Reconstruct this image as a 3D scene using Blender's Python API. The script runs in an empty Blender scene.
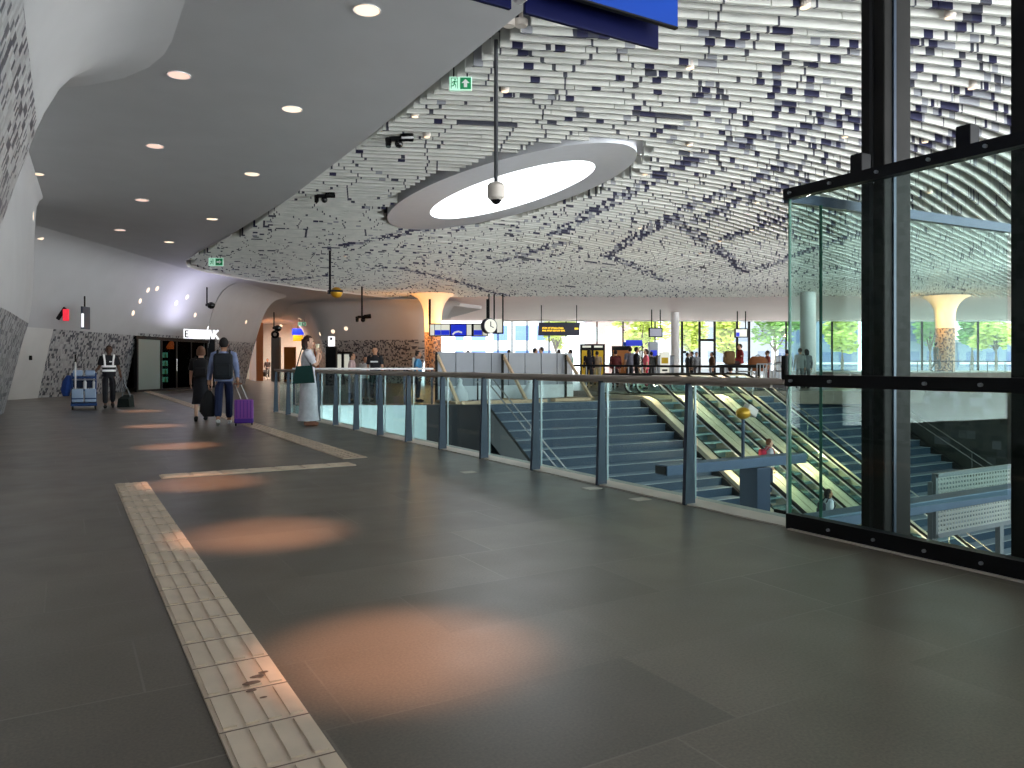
import bpy, bmesh, math, random
from mathutils import Vector, Matrix
random.seed(7)
PI = math.pi
S = bpy.context.scene
COL = S.collection
# ------------------------------------------------------------------ camera frame (1024 x 768)
F, HZ, CH = 765.0, 365.0, 1.2
def face_dir(v): return math.atan2(-v.x, v.y)       # heading whose local +Y points along v
TH = math.atan2(447, 765)
FW = Vector((math.sin(TH), math.cos(TH), 0)); RT = Vector((math.cos(TH), -math.sin(TH), 0))
def at(px, py, Z):
    return FW*Z + RT*((px-512)/F*Z) + Vector((0, 0, CH - (py-HZ)/F*Z))
def on(px, py, z=0.0):
    return at(px, py, F*(CH-z)/(py-HZ))
def atY(px, py, Y):
    t = (px-512)/F; return at(px, py, Y/(FW.y + RT.y*t))
def depth(x, y): return FW.x*x + FW.y*y
def zceil(x, y):
    s = min(1, max(0, (depth(x, y)-46)/14.0)); s = s*s*(3-2*s)
    return 5.5 - 0.8*s

# ------------------------------------------------------------------ materials
def lin(c): return tuple(((v/255+0.055)/1.055)**2.4 if v > 10 else v/255/12.92 for v in c)
EM = 0.2
def mat(name, rgb, rough=0.6, metal=0.0, emit=0.0, spec=0.5, noise=0.0, nscale=6.0):
    m = bpy.data.materials.new(name); m.use_nodes = True
    nt = m.node_tree; b = nt.nodes['Principled BSDF']
    c = lin(rgb) + (1,)
    b.inputs['Base Color'].default_value = c
    b.inputs['Roughness'].default_value = rough; b.inputs['Metallic'].default_value = metal
    b.inputs['Specular IOR Level'].default_value = spec
    if emit:
        b.inputs['Emission Color'].default_value = c; b.inputs['Emission Strength'].default_value = emit*EM
    if noise:
        tc = nt.nodes.new('ShaderNodeTexCoord'); n = nt.nodes.new('ShaderNodeTexNoise')
        n.inputs['Scale'].default_value = nscale; n.inputs['Detail'].default_value = 5
        r = nt.nodes.new('ShaderNodeMapRange'); r.inputs['From Min'].default_value = .3; r.inputs['From Max'].default_value = .7
        r.inputs['To Min'].default_value = 1-noise; r.inputs['To Max'].default_value = 1+noise
        mx = nt.nodes.new('ShaderNodeVectorMath'); mx.operation = 'SCALE'; mx.inputs[0].default_value = c[:3]
        nt.links.new(tc.outputs['Object'], n.inputs['Vector']); nt.links.new(n.outputs['Fac'], r.inputs['Value'])
        nt.links.new(r.outputs['Result'], mx.inputs['Scale']); nt.links.new(mx.outputs['Vector'], b.inputs['Base Color'])
    return m
def glass(name, tint, gloss=0.08, rough=0.0, ior=1.45):
    m = bpy.data.materials.new(name); m.use_nodes = True; nt = m.node_tree
    nt.nodes.remove(nt.nodes['Principled BSDF'])
    out = nt.nodes['Material Output']
    t = nt.nodes.new('ShaderNodeBsdfTransparent'); t.inputs['Color'].default_value = tuple(tint)+(1,)
    g = nt.nodes.new('ShaderNodeBsdfGlossy'); g.inputs['Roughness'].default_value = rough
    lw = nt.nodes.new('ShaderNodeLayerWeight'); pw = nt.nodes.new('ShaderNodeMath'); pw.operation = 'POWER'; pw.inputs[1].default_value = 5.0
    nt.links.new(lw.outputs['Facing'], pw.inputs[0])
    fr = nt.nodes.new('ShaderNodeMath'); fr.operation = 'MULTIPLY_ADD'; fr.inputs[1].default_value = .96; fr.inputs[2].default_value = .04
    nt.links.new(pw.outputs[0], fr.inputs[0])
    a = nt.nodes.new('ShaderNodeMath'); a.operation = 'MULTIPLY'; a.inputs[1].default_value = gloss
    mx = nt.nodes.new('ShaderNodeMixShader')
    nt.links.new(fr.outputs[0], a.inputs[0]); nt.links.new(a.outputs[0], mx.inputs[0])
    nt.links.new(t.outputs[0], mx.inputs[1]); nt.links.new(g.outputs[0], mx.inputs[2]); nt.links.new(mx.outputs[0], out.inputs[0])
    return m
class NT:
    """little helper for building math node chains"""
    def __init__(s, name):
        s.m = bpy.data.materials.new(name); s.m.use_nodes = True; s.t = s.m.node_tree; s.b = s.t.nodes['Principled BSDF']
    def n(s, typ, **kw):
        o = s.t.nodes.new(typ)
        for k, v in kw.items(): setattr(o, k, v)
        return o
    def put(s, sock, v):
        if isinstance(v, (int, float)): sock.default_value = v
        elif isinstance(v, tuple): sock.default_value = v
        else: s.t.links.new(v, sock)
    def ma(s, op, a, b=None, c=None):
        o = s.n('ShaderNodeMath', operation=op); s.put(o.inputs[0], a)
        if b is not None: s.put(o.inputs[1], b)
        if c is not None: s.put(o.inputs[2], c)
        return o.outputs[0]
    def comb(s, x, y, z=0.0):
        o = s.n('ShaderNodeCombineXYZ'); s.put(o.inputs[0], x); s.put(o.inputs[1], y); s.put(o.inputs[2], z); return o.outputs[0]
    def sep(s, v):
        o = s.n('ShaderNodeSeparateXYZ'); s.put(o.inputs[0], v); return o.outputs
    def white(s, v):
        o = s.n('ShaderNodeTexWhiteNoise', noise_dimensions='3D'); s.put(o.inputs[0], v); return o.outputs[0]
    def noise(s, v, sc, det=2.0):
        o = s.n('ShaderNodeTexNoise'); s.put(o.inputs['Vector'], v); o.inputs['Scale'].default_value = sc; o.inputs['Detail'].default_value = det
        return o.outputs['Fac']
    def mix(s, f, a, b):
        o = s.n('ShaderNodeMix', data_type='RGBA'); s.put(o.inputs[0], f); s.put(o.inputs[6], a); s.put(o.inputs[7], b); return o.outputs[2]
    def rng(s, v, a, b, c, d):
        o = s.n('ShaderNodeMapRange'); s.put(o.inputs[0], v)
        for i, q in enumerate((a, b, c, d)): o.inputs[i+1].default_value = q
        return o.outputs[0]
def C4(rgb): return lin(rgb)+(1,)

PITCH = 0.31
def hcurve(x): return -.08*x + 1.755*math.log(math.cosh((x-11.5)/4.5))   # plan curve every slat follows
def hshift(y): return .225*((12-y)+math.sqrt((12-y)**2+9))
def slat_material():
    k = NT('printed_slat')
    pos = k.n('ShaderNodeNewGeometry').outputs['Position']
    x, y, z = k.sep(pos)
    e12 = k.ma('SUBTRACT', 12.0, y)
    x0_ = k.ma('SUBTRACT', x, k.ma('MULTIPLY', k.ma('ADD', e12, k.ma('SQRT', k.ma('ADD', k.ma('MULTIPLY', e12, e12), 9.0))), .225))
    h = k.ma('ADD', k.ma('MULTIPLY', x0_, -.08), k.ma('MULTIPLY', k.ma('LOGARITHM', k.ma('COSH', k.ma('DIVIDE', k.ma('SUBTRACT', x0_, 11.5), 4.5)), math.e), 1.755))
    ri = k.ma('ROUND', k.ma('DIVIDE', k.ma('SUBTRACT', y, h), PITCH)); th = x
    off = k.ma('MULTIPLY', k.white(k.comb(ri, 3.0)), 4.0)
    tc = k.ma('FLOOR', k.ma('DIVIDE', k.ma('ADD', th, off), 0.14))
    cell = k.white(k.comb(ri, tc, 1.0)); cell2 = k.white(k.comb(ri, tc, 9.0))
    flat = k.comb(x, y, 0.0)
    big = k.noise(flat, 0.11, 3.0)
    dens = k.rng(big, 0.44, 0.66, 0.018, 0.13)
    # a denser quarter of the printed map, right of the skylight towards the camera
    hx = k.ma('DIVIDE', k.ma('SUBTRACT', x, 11.5), 4.2); hy = k.ma('DIVIDE', k.ma('SUBTRACT', y, 9.0), 3.6)
    hd = k.ma('SQRT', k.ma('ADD', k.ma('MULTIPLY', hx, hx), k.ma('MULTIPLY', hy, hy)))
    dens = k.ma('ADD', dens, k.rng(hd, 0.2, 1.25, 0.20, 0.0))
    wob = k.ma('MULTIPLY', k.ma('SUBTRACT', k.noise(flat, 0.5, 2.0), 0.5), 0.3)
    lines = [((560,236),(589,217)),((589,217),(667,173)),((667,173),(749,143)),((749,143),(850,124)),((606,257),(675,219)),((684,212),(723,195)),((723,195),(784,169)),
             ((697,225),(745,202)),((745,202),(800,184)),((723,241),(786,220)),((675,225),(706,243)),((706,243),(745,273)),((606,256),(667,282)),
             ((500,262),(560,246)),((915,120),(1000,95)),((330,250),(440,228)),((400,268),(520,300)),((230,285),(330,276)),((915,150),(1000,128)),((760,270),(860,235))]
    dm = None
    for a, b in lines:
        A = on2c(*a); B = on2c(*b); L = (B-A).length; u = (B-A)/L
        px = k.ma('SUBTRACT', x, A.x); py = k.ma('SUBTRACT', y, A.y)
        al = k.ma('ADD', k.ma('MULTIPLY', px, u.x), k.ma('MULTIPLY', py, u.y))
        ac = k.ma('MINIMUM', k.ma('MAXIMUM', al, 0.0), L)
        ex = k.ma('SUBTRACT', px, k.ma('MULTIPLY', ac, u.x)); ey = k.ma('SUBTRACT', py, k.ma('MULTIPLY', ac, u.y))
        d = k.ma('ADD', k.ma('MULTIPLY', ex, ex), k.ma('MULTIPLY', ey, ey))
        dm = d if dm is None else k.ma('MINIMUM', dm, d)
    dist = k.ma('ABSOLUTE', k.ma('ADD', k.ma('SQRT', dm), wob))
    dens = k.ma('ADD', dens, k.rng(dist, 0.20, 0.36, 0.72, 0.0))
    dark = k.ma('LESS_THAN', cell, dens)
    # thin ticks where the streets of the map cross the slats
    vo = k.n('ShaderNodeTexVoronoi', feature='DISTANCE_TO_EDGE'); k.put(vo.inputs['Vector'], flat); vo.inputs['Scale'].default_value = 0.8
    tick = k.ma('LESS_THAN', vo.outputs['Distance'], 0.011)
    base = k.mix(k.rng(k.noise(flat, 2.5, 4.0), 0.35, 0.7, 0, 1), C4((212, 212, 205)), C4((194, 196, 190)))
    navy = k.mix(k.ma('GREATER_THAN', cell2, 0.55), C4((26, 27, 62)), C4((146, 148, 154)))
    col = k.mix(tick, base, C4((58, 60, 72)))
    col = k.mix(dark, col, navy)
    k.put(k.b.inputs['Base Color'], col); k.b.inputs['Roughness'].default_value = 0.5
    return k.m
def on2c(px, py):
    v = on(px, py, 5.52); return Vector((v.x, v.y))
def mosaic_material(name='wall_mosaic', light=(186, 188, 190), dark=(52, 54, 66), cu=.085, cv=.09, amt=.32):
    k = NT(name)
    uv = k.n('ShaderNodeUVMap').outputs[0]
    u, v, _ = k.sep(uv)
    row = k.ma('FLOOR', k.ma('DIVIDE', v, cv))
    cl = k.ma('FLOOR', k.ma('ADD', k.ma('DIVIDE', u, cu), k.ma('MULTIPLY', k.white(k.comb(row, 2.0)), 3.0)))
    w = k.white(k.comb(cl, row, 4.0)); w2 = k.white(k.comb(cl, row, 8.0))
    th = k.rng(k.noise(uv, 0.7, 3.0), .3, .7, amt-.14, amt+.14)
    d = k.ma('LESS_THAN', w, th)
    c = k.mix(w2, C4(light), C4(tuple(int(q*.84) for q in light)))
    e = k.mix(w2, C4(dark), C4((92, 94, 104)))
    k.put(k.b.inputs['Base Color'], k.mix(d, c, e)); k.b.inputs['Roughness'].default_value = .4
    return k.m
def floor_material():
    k = NT('dark_stone_tiles')
    pos = k.n('ShaderNodeNewGeometry').outputs['Position']; x, y, z = k.sep(pos)
    row = k.ma('FLOOR', k.ma('DIVIDE', y, 0.62)); fy = k.ma('SUBTRACT', k.ma('DIVIDE', y, 0.62), row)
    o = k.white(k.comb(row, 5.0))
    xx = k.ma('ADD', k.ma('DIVIDE', x, 1.24), o)
    ci = k.ma('FLOOR', xx); fx = k.ma('SUBTRACT', xx, ci)
    w = k.white(k.comb(ci, row, 2.0))
    jy = k.ma('LESS_THAN', k.ma('MINIMUM', fy, k.ma('SUBTRACT', 1.0, fy)), 0.0065)
    jx = k.ma('LESS_THAN', k.ma('MINIMUM', fx, k.ma('SUBTRACT', 1.0, fx)), 0.0034)
    j = k.ma('MAXIMUM', jx, jy)
    worn = k.rng(k.noise(pos, 0.55, 4.0), .42, .62, 0.0, .8)
    j = k.ma('MULTIPLY', j, worn)
    fine = k.rng(k.noise(pos, 90.0, 2.0), .3, .7, .82, 1.18); cloud = k.rng(k.noise(pos, 1.6, 5.0), .3, .7, .88, 1.12)
    tv = k.rng(w, 0, 1, .86, 1.14)
    g = k.ma('MULTIPLY', k.ma('MULTIPLY', fine, cloud), tv)
    vs = k.n('ShaderNodeVectorMath', operation='SCALE'); vs.inputs[0].default_value = lin((106, 96, 85)); k.put(vs.inputs['Scale'], g)
    k.put(k.b.inputs['Base Color'], k.mix(j, vs.outputs[0], C4((138, 130, 120))))
    k.put(k.b.inputs['Roughness'], k.rng(k.noise(pos, 3.0, 5.0), .3, .7, .30, .36)); k.b.inputs['Specular IOR Level'].default_value = .5
    return k.m
def window_grid_material(name, wall, pane, sx, sz):
    k = NT(name); pos = k.n('ShaderNodeTexCoord').outputs['Object']; x, y, z = k.sep(pos)
    fx = k.ma('FRACT', k.ma('DIVIDE', k.ma('ADD', x, y), sx)); fz = k.ma('FRACT', k.ma('DIVIDE', z, sz))
    a = k.ma('MULTIPLY', k.ma('GREATER_THAN', fx, .35), k.ma('GREATER_THAN', fz, .4))
    k.put(k.b.inputs['Base Color'], k.mix(a, C4(wall), C4(pane))); k.b.inputs['Roughness'].default_value = .5
    return k.m

M = {}
M['slat'] = slat_material(); M['mosaic'] = mosaic_material(); M['mosaic_warm'] = mosaic_material('column_mosaic', (214, 176, 140), (120, 74, 40), .08, .08, .4)
M['floor'] = floor_material()
M['plaster'] = mat('grey_plaster', (192, 193, 195), .65, noise=.03, nscale=1.2)
M['plaster_white'] = mat('white_plaster', (214, 214, 212), .6, noise=.03, nscale=2)
M['plenum'] = mat('dark_plenum', (40, 41, 48), .9, noise=.1)
M['soffit'] = mat('pinkish_soffit', (250, 234, 231), .5, noise=.03, nscale=.5)
M['ring'] = mat('skylight_collar', (226, 228, 234), .5, noise=.02)
M['white'] = mat('white_paint', (232, 232, 232), .45, noise=.02)
M['black'] = mat('black_metal', (18, 19, 22), .45, noise=.1, spec=.2)
M['steel_dark'] = mat('dark_streaked_steel', (31, 30, 28), .65, .1, spec=.25, noise=.28, nscale=3.5)
M['steel_blue'] = mat('blue_grey_steel', (62, 78, 98), .4, .3, noise=.05)
M['beam_blue'] = mat('light_blue_steel', (84, 104, 128), .45, .2, noise=.06)
M['post'] = mat('railing_post_steel', (66, 76, 92), .45, .2, noise=.06)
M['handrail'] = mat('brushed_handrail', (186, 174, 164), .5, .05, noise=.06)
M['chrome'] = mat('stainless_tube', (205, 205, 205), .22, .9)
M['glass_rail'] = glass('balustrade_glass', (.82, .92, .92), .6, .0)
M['glass_lift'] = glass('lift_glass', (.84, .92, .90), .4, .0)
M['glass_edge'] = mat('glass_edge', (70, 130, 110), .2)
M['glass_edge_light'] = mat('pale_glass_edge', (205, 218, 220), .2)
M['glass_clear'] = glass('facade_glass', (.93, .97, .97), .7)
M['glass_esc'] = glass('escalator_glass', (.90, .97, .97), .4)
M['kerb'] = mat('pale_stone_edge', (206, 196, 184), .5, noise=.08, nscale=4)
M['tactile'] = mat('beige_tactile_tile', (220, 198, 176), .5, noise=.10, nscale=5)
M['mark'] = mat('dark_scuff', (120, 98, 84), .7)
M['tread'] = mat('stair_tread', (126, 142, 156), .5, noise=.05)
M['riser'] = mat('stair_riser', (50, 72, 92), .5, noise=.08)
M['nosing'] = mat('stair_nosing', (176, 188, 196), .5)
M['stringer'] = mat('dark_stringer', (26, 28, 30), .6, noise=.1)
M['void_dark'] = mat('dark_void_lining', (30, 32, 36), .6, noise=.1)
M['void_teal'] = mat('pale_void_panel', (186, 208, 208), .4, noise=.03)
M['low_floor'] = mat('lower_floor', (70, 72, 76), .5, noise=.12)
M['esc_metal'] = mat('champagne_metal', (226, 212, 186), .4, .15, noise=.04)
M['esc_step'] = mat('escalator_step', (120, 146, 150), .45, .3, noise=.06)
M['esc_riser'] = mat('escalator_riser', (66, 84, 90), .5, .2)
M['rubber'] = mat('handrail_rubber', (22, 22, 24), .4)
M['blue_sign'] = mat('station_blue', (8, 66, 168), .5, spec=.2)
M['blue_dark'] = mat('dark_sign_blue', (5, 12, 66), .5, spec=.15)
M['cream'] = mat('cream_plastic', (214, 204, 194), .45)
M['dome'] = mat('smoked_dome', (12, 12, 14), .1)
M['gold'] = mat('gold_plastic', (214, 160, 40), .3, .3)
M['green'] = mat('exit_green', (0, 132, 78), .4, emit=.25)
M['green_lit'] = mat('exit_pale', (196, 244, 220), .4, emit=.45)
M['lens'] = mat('warm_lens', (255, 226, 190), .5, emit=1.6)
M['lens_pink'] = mat('rosy_lens', (255, 214, 196), .5, emit=1.0)
M['led'] = mat('amber_led', (255, 214, 60), .5, emit=.9)
M['navy'] = mat('navy_case', (18, 20, 50), .4)
M['sign_white'] = mat('lit_white', (250, 250, 255), .5, emit=1.2)
M['screen_blue'] = mat('screen_blue', (20, 50, 220), .4, emit=.5)
M['screen_white'] = mat('screen_white', (240, 240, 225), .4, emit=.55)
M['yellow'] = mat('timetable_yellow', (244, 200, 20), .5, emit=.1)
M['orange_panel'] = mat('orange_board', (196, 118, 44), .5, noise=.05)
M['red'] = mat('red_lit', (240, 50, 70), .5, emit=.8)
M['hoard'] = mat('grey_hoarding', (142, 148, 156), .5, .1, noise=.05, nscale=2)
M['timber'] = mat('raw_timber', (206, 180, 148), .7, noise=.1, nscale=8)
M['sack'] = mat('white_sack', (216, 226, 230), .7, noise=.05)
M['bark'] = mat('bark', (92, 78, 62), .9, noise=.2)
M['leaf_lime'] = mat('lime_leaves', (214, 224, 120), .6, noise=.2, nscale=1.5)
M['leaf_green'] = mat('green_leaves', (132, 178, 92), .6, noise=.2, nscale=1.5)
M['pave'] = mat('outdoor_paving', (170, 168, 164), .8, noise=.06, nscale=1)
M['pale_shop'] = mat('pale_shop_wall', (236, 232, 226), .6, noise=.03)
M['orange_shop'] = mat('orange_shop_wall', (226, 150, 96), .6, noise=.05)
M['grey_pillar'] = mat('grey_pillar', (128, 126, 124), .6, noise=.04)
M['mesh'] = mat('perforated_white', (206, 210, 206), .5)
M['silver'] = mat('silver_paint', (150, 156, 162), .4, .4)
M['dark_glass'] = glass('dark_door_glass', (.50, .56, .55), .05, .02)
M['fridge'] = mat('fridge_light', (140, 230, 200), .4, emit=.35)
M['bld_pink'] = window_grid_material('pink_brick_building', (206, 168, 164), (232, 236, 240), 3.0, 3.2)
M['bld_blue'] = window_grid_material('blue_grey_building', (120, 136, 160), (80, 104, 150), 2.4, 3.0)
M['bld_grey'] = window_grid_material('grey_building', (178, 178, 182), (140, 150, 166), 3.6, 3.4)
M['bld_white'] = window_grid_material('white_building', (226, 226, 232), (120, 150, 220), 3.0, 3.4)

# ------------------------------------------------------------------ mesh builder
class MB:
    def __init__(s): s.bm = bmesh.new(); s.uv = None
    def box(s, c, sz, R=None, bevel=0.0, seg=2):
        g = bmesh.ops.create_cube(s.bm, size=1.0); vs = g['verts']
        Mx = Matrix.Translation(Vector(c)) @ (R.to_4x4() if R is not None else Matrix.Identity(4)) @ Matrix.Diagonal((sz[0], sz[1], sz[2], 1))
        bmesh.ops.transform(s.bm, matrix=Mx, verts=vs)
        if bevel:
            es = list({e for v in vs for e in v.link_edges})
            bmesh.ops.bevel(s.bm, geom=es, offset=bevel, segments=seg, affect='EDGES', profile=.5)
        return s
    def tube(s, p0, p1, r0, r1=None, n=10, caps=True):
        p0 = Vector(p0); p1 = Vector(p1); d = p1-p0
        if d.length < 1e-6: return s
        q = d.to_track_quat('Z', 'Y').to_matrix().to_4x4()
        bmesh.ops.create_cone(s.bm, cap_ends=caps, segments=n, radius1=r0, radius2=r0 if r1 is None else r1, depth=d.length,
                              matrix=Matrix.Translation((p0+p1)/2) @ q)
        return s
    def path(s, pts, r, n=8):
        pts = [Vector(p) for p in pts]; rings = []
        for i, p in enumerate(pts):
            a = pts[max(0, i-1)]; b = pts[min(len(pts)-1, i+1)]
            q = (b-a).to_track_quat('Z', 'Y').to_matrix(); rr = r[i] if isinstance(r, (list, tuple)) else r
            rings.append([s.bm.verts.new(p + q @ Vector((math.cos(2*PI*j/n)*rr, math.sin(2*PI*j/n)*rr, 0))) for j in range(n)])
        for a, b in zip(rings, rings[1:]):
            for j in range(n): s.bm.faces.new((a[j], a[(j+1) % n], b[(j+1) % n], b[j]))
        s.bm.faces.new(rings[0][::-1]); s.bm.faces.new(rings[-1]); return s
    def sph(s, c, r, sc=(1, 1, 1), R=None, u=14, v=9):
        Mx = Matrix.Translation(Vector(c)) @ (R.to_4x4() if R is not None else Matrix.Identity(4)) @ Matrix.Diagonal((sc[0]*r, sc[1]*r, sc[2]*r, 1))
        bmesh.ops.create_uvsphere(s.bm, u_segments=u, v_segments=v, radius=1, matrix=Mx); return s
    def lathe(s, prof, c=(0, 0, 0), n=24, sx=1.0, sy=1.0, cap=True):
        c = Vector(c); rings = []
        for r, z in prof:
            rings.append([s.bm.verts.new(c + Vector((math.cos(2*PI*j/n)*r*sx, math.sin(2*PI*j/n)*r*sy, z))) for j in range(n)])
        for a, b in zip(rings, rings[1:]):
            for j in range(n): s.bm.faces.new((a[j], a[(j+1) % n], b[(j+1) % n], b[j]))
        if cap: s.bm.faces.new(rings[0][::-1]); s.bm.faces.new(rings[-1])
        return s
    def loft(s, secs, n=16):
        """secs: (cx, cy, z, rx, ry)"""
        rings = []
        for cx, cy, z, rx, ry in secs:
            rings.append([s.bm.verts.new((cx+math.cos(2*PI*j/n)*rx, cy+math.sin(2*PI*j/n)*ry, z)) for j in range(n)])
        for a, b in zip(rings, rings[1:]):
            for j in range(n): s.bm.faces.new((a[j], a[(j+1) % n], b[(j+1) % n], b[j]))
        s.bm.faces.new(rings[0][::-1]); s.bm.faces.new(rings[-1]); return s
    def prism(s, poly, fn0, fn1):
        a = [s.bm.verts.new(fn0(p)) for p in poly]; b = [s.bm.verts.new(fn1(p)) for p in poly]
        n = len(poly); s.bm.faces.new(a[::-1]); s.bm.faces.new(b)
        for j in range(n): s.bm.faces.new((a[j], a[(j+1) % n], b[(j+1) % n], b[j]))
        return s
    def sweep_yz(s, lo, hi, x0, x1):
        """prism between two poly-lines (lists of (y,z)), from x0 to x1"""
        v = [[s.bm.verts.new((x, p[0], p[1])) for p in L] for x in (x0, x1) for L in (lo, hi)]
        a0, a1, b0, b1 = v; n = len(lo)
        for i in range(n-1):
            s.bm.faces.new((a0[i], a0[i+1], b0[i+1], b0[i])); s.bm.faces.new((a1[i], b1[i], b1[i+1], a1[i+1]))
            s.bm.faces.new((a0[i], a1[i], a1[i+1], a0[i+1])); s.bm.faces.new((b0[i], b0[i+1], b1[i+1], b1[i]))
        s.bm.faces.new((a0[0], b0[0], b1[0], a1[0])); s.bm.faces.new((a0[-1], a1[-1], b1[-1], b0[-1])); return s
    def quad(s, *p):
        s.bm.faces.new([s.bm.verts.new(q) for q in p]); return s
    def add_mesh(s, me):
        s.bm.from_mesh(me); return s
    def build(s, name, m, parent=None, smooth=False, world=False, label=None):
        bmesh.ops.recalc_face_normals(s.bm, faces=s.bm.faces[:])
        if world and parent is not None:
            r = parent
            while r.parent: r = r.parent
            bmesh.ops.transform(s.bm, matrix=(Matrix.Translation(r.location) @ r.rotation_euler.to_matrix().to_4x4()).inverted(), verts=s.bm.verts[:])
        me = bpy.data.meshes.new(name); s.bm.to_mesh(me); s.bm.free()
        for mm in (m if isinstance(m, (list, tuple)) else [m]): me.materials.append(mm)
        if smooth:
            for p in me.polygons: p.use_smooth = True
            try: me.set_sharp_from_angle(angle=math.radians(40))
            except Exception: pass
        o = bpy.data.objects.new(name, me); COL.objects.link(o)
        if parent is not None: o.parent = parent
        if label: o['label'] = label
        return o
def thing(name, label, cat, loc=(0, 0, 0), rz=0.0, group=None):
    o = bpy.data.objects.new(name, None); o.empty_display_size = .2; COL.objects.link(o)
    o.location = loc; o.rotation_euler = (0, 0, rz); o['label'] = label; o['category'] = cat
    if group: o['group'] = group
    return o
def tag(o, label, cat, group=None):
    o['label'] = label; o['category'] = cat
    if group: o['group'] = group
    return o
def struct(o): o['kind'] = 'structure'; return o
def dup(root, loc, rz, label, group=None):
    r = root.copy(); COL.objects.link(r); r.location = loc; r.rotation_euler = (0, 0, rz); r['label'] = label
    if group: r['group'] = group
    for ch in list(root.children):
        c = ch.copy(); COL.objects.link(c); c.parent = r
        for g in list(ch.children):
            d = g.copy(); COL.objects.link(d); d.parent = c
    return r
def Rz(a): return Matrix.Rotation(a, 3, 'Z')
ORD = ['first', 'second', 'third', 'fourth', 'fifth', 'sixth', 'seventh', 'eighth', 'ninth', 'tenth', 'eleventh', 'twelfth']

# ------------------------------------------------------------------ setting: floors and void
VX0, VX1, VY0, VY1, LOW = 4.95, 28.6, -3.0, 20.4, -6.0
b = MB()
for x0, x1, y0, y1 in ((-10, VX0, -3, 75), (11, 34, VY1, 75), (VX1, 34, -3, VY1)):
    b.box(((x0+x1)/2, (y0+y1)/2, -.2), (x1-x0, y1-y0, .4))
b.prism([(4.95, 20.2), (6.0, 23.2), (11, 20.6), (11, 75), (4.95, 75)], lambda p: Vector((p[0], p[1], -.4)), lambda p: Vector((p[0], p[1], 0)))
struct(b.build('floor', M['floor']))
c = FW*46+RT*28.4; b = MB().box((c.x, c.y, -.05), (62, 33, .5), Rz(-TH)); struct(b.build('floor_plaza', M['floor']))
b = MB()
b.box(((VX0+VX1)/2-1, 5, LOW-.15), (30, 44, .3)); struct(b.build('floor_lower', M['low_floor']))
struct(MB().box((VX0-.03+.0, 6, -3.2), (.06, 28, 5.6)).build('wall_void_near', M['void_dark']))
def vwall(name, p, q, m, zt=-.02):
    p = Vector(p); q = Vector(q); c = (p+q)/2; d = q-p
    return struct(MB().box((c.x, c.y, (LOW+zt)/2), (d.length, .06, zt-LOW), Rz(math.atan2(d.y, d.x))).build(name, m))
vwall('wall_void_back', (5.9, 23.28), (9.5, 21.41), M['void_teal'])
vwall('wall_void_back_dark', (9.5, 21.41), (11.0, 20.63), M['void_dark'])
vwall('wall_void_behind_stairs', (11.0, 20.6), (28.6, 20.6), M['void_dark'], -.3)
vwall('wall_void_light_block', (4.9, -2.98), (28.6, -2.98), M['void_dark'])  # unseen end wall, added to shut daylight out of the void
b = MB(); uvq = [(0, 0), (28.4, 0), (28.4, 5.9), (0, 5.9)]
def uvwall(name, p0, p1, z0, z1, m):
    bm = bmesh.new(); L = (Vector(p1)-Vector(p0)).length
    vs = [bm.verts.new(q) for q in ((p0[0], p0[1], z0), (p1[0], p1[1], z0), (p1[0], p1[1], z1), (p0[0], p0[1], z1))]
    f = bm.faces.new(vs); l = bm.loops.layers.uv.new('UVMap')
    for lp, c in zip(f.loops, ((0, z0), (L, z0), (L, z1), (0, z1))): lp[l].uv = c
    me = bpy.data.meshes.new(name); bm.to_mesh(me); bm.free(); me.materials.append(m)
    o = bpy.data.objects.new(name, me); COL.objects.link(o); return struct(o)
M['mosaic_dark'] = mosaic_material('dark_mosaic', (56, 60, 61), (27, 29, 33), .3, .3, .25)
uvwall('wall_void_right', (VX1-.02, VY0), (VX1-.02, VY1+2), LOW, -.0, M['mosaic_dark'])
uvwall('wall_void_parapet', (VX1+.02, VY0), (VX1+.02, VY1), .0, .55, M['mosaic_dark'])
struct(MB().box((VX1+.09, (VY0+VY1)/2, .275), (.12, VY1-VY0, .55)).build('trim_parapet', M['stringer']))
# pale edge strip below the railing
struct(MB().box((4.775, 12.0, .004), (.35, 16.6, .012)).build('trim_void_edge', M['kerb']))
struct(MB().box((4.56, 1.2, .004), (.03, 5.2, .010)).build('trim_sill_line', M['kerb']))

# ------------------------------------------------------------------ ceiling
def lerpf(pts, t):
    if t <= pts[0][0]: return pts[0][1]
    for (a, x), (c, y) in zip(pts, pts[1:]):
        if t <= c:
            u = (t-a)/(c-a); u = u*u*(3-2*u) if False else u
            return x+(y-x)*u
    return pts[-1][1]
XB = [(-14, 4.75), (6, 4.75), (14, 4.95), (20, 5.0), (27, 4.7), (31, 4.35), (34, 4.25), (36, 4.6), (37.5, 5.4), (39, 6.8), (41, 9.0), (43.5, 12.2), (45.5, 17), (46.5, 22), (47, 25), (80, 25)]
def xb(y): return lerpf(XB, y)
bm = bmesh.new(); ys = []; y = -4.0
while y < 75: ys.append(y); y += .5 if 5 < y < 50 else 1.0
NX = 26; grid = []
for y in ys:
    e = xb(y); grid.append([bm.verts.new((-10+(e+10)*i/NX, y, zceil(-10+(e+10)*i/NX, y))) for i in range(NX+1)])
for a, c in zip(grid, grid[1:]):
    for i in range(NX): bm.faces.new((a[i], a[i+1], c[i+1], c[i]))
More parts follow.
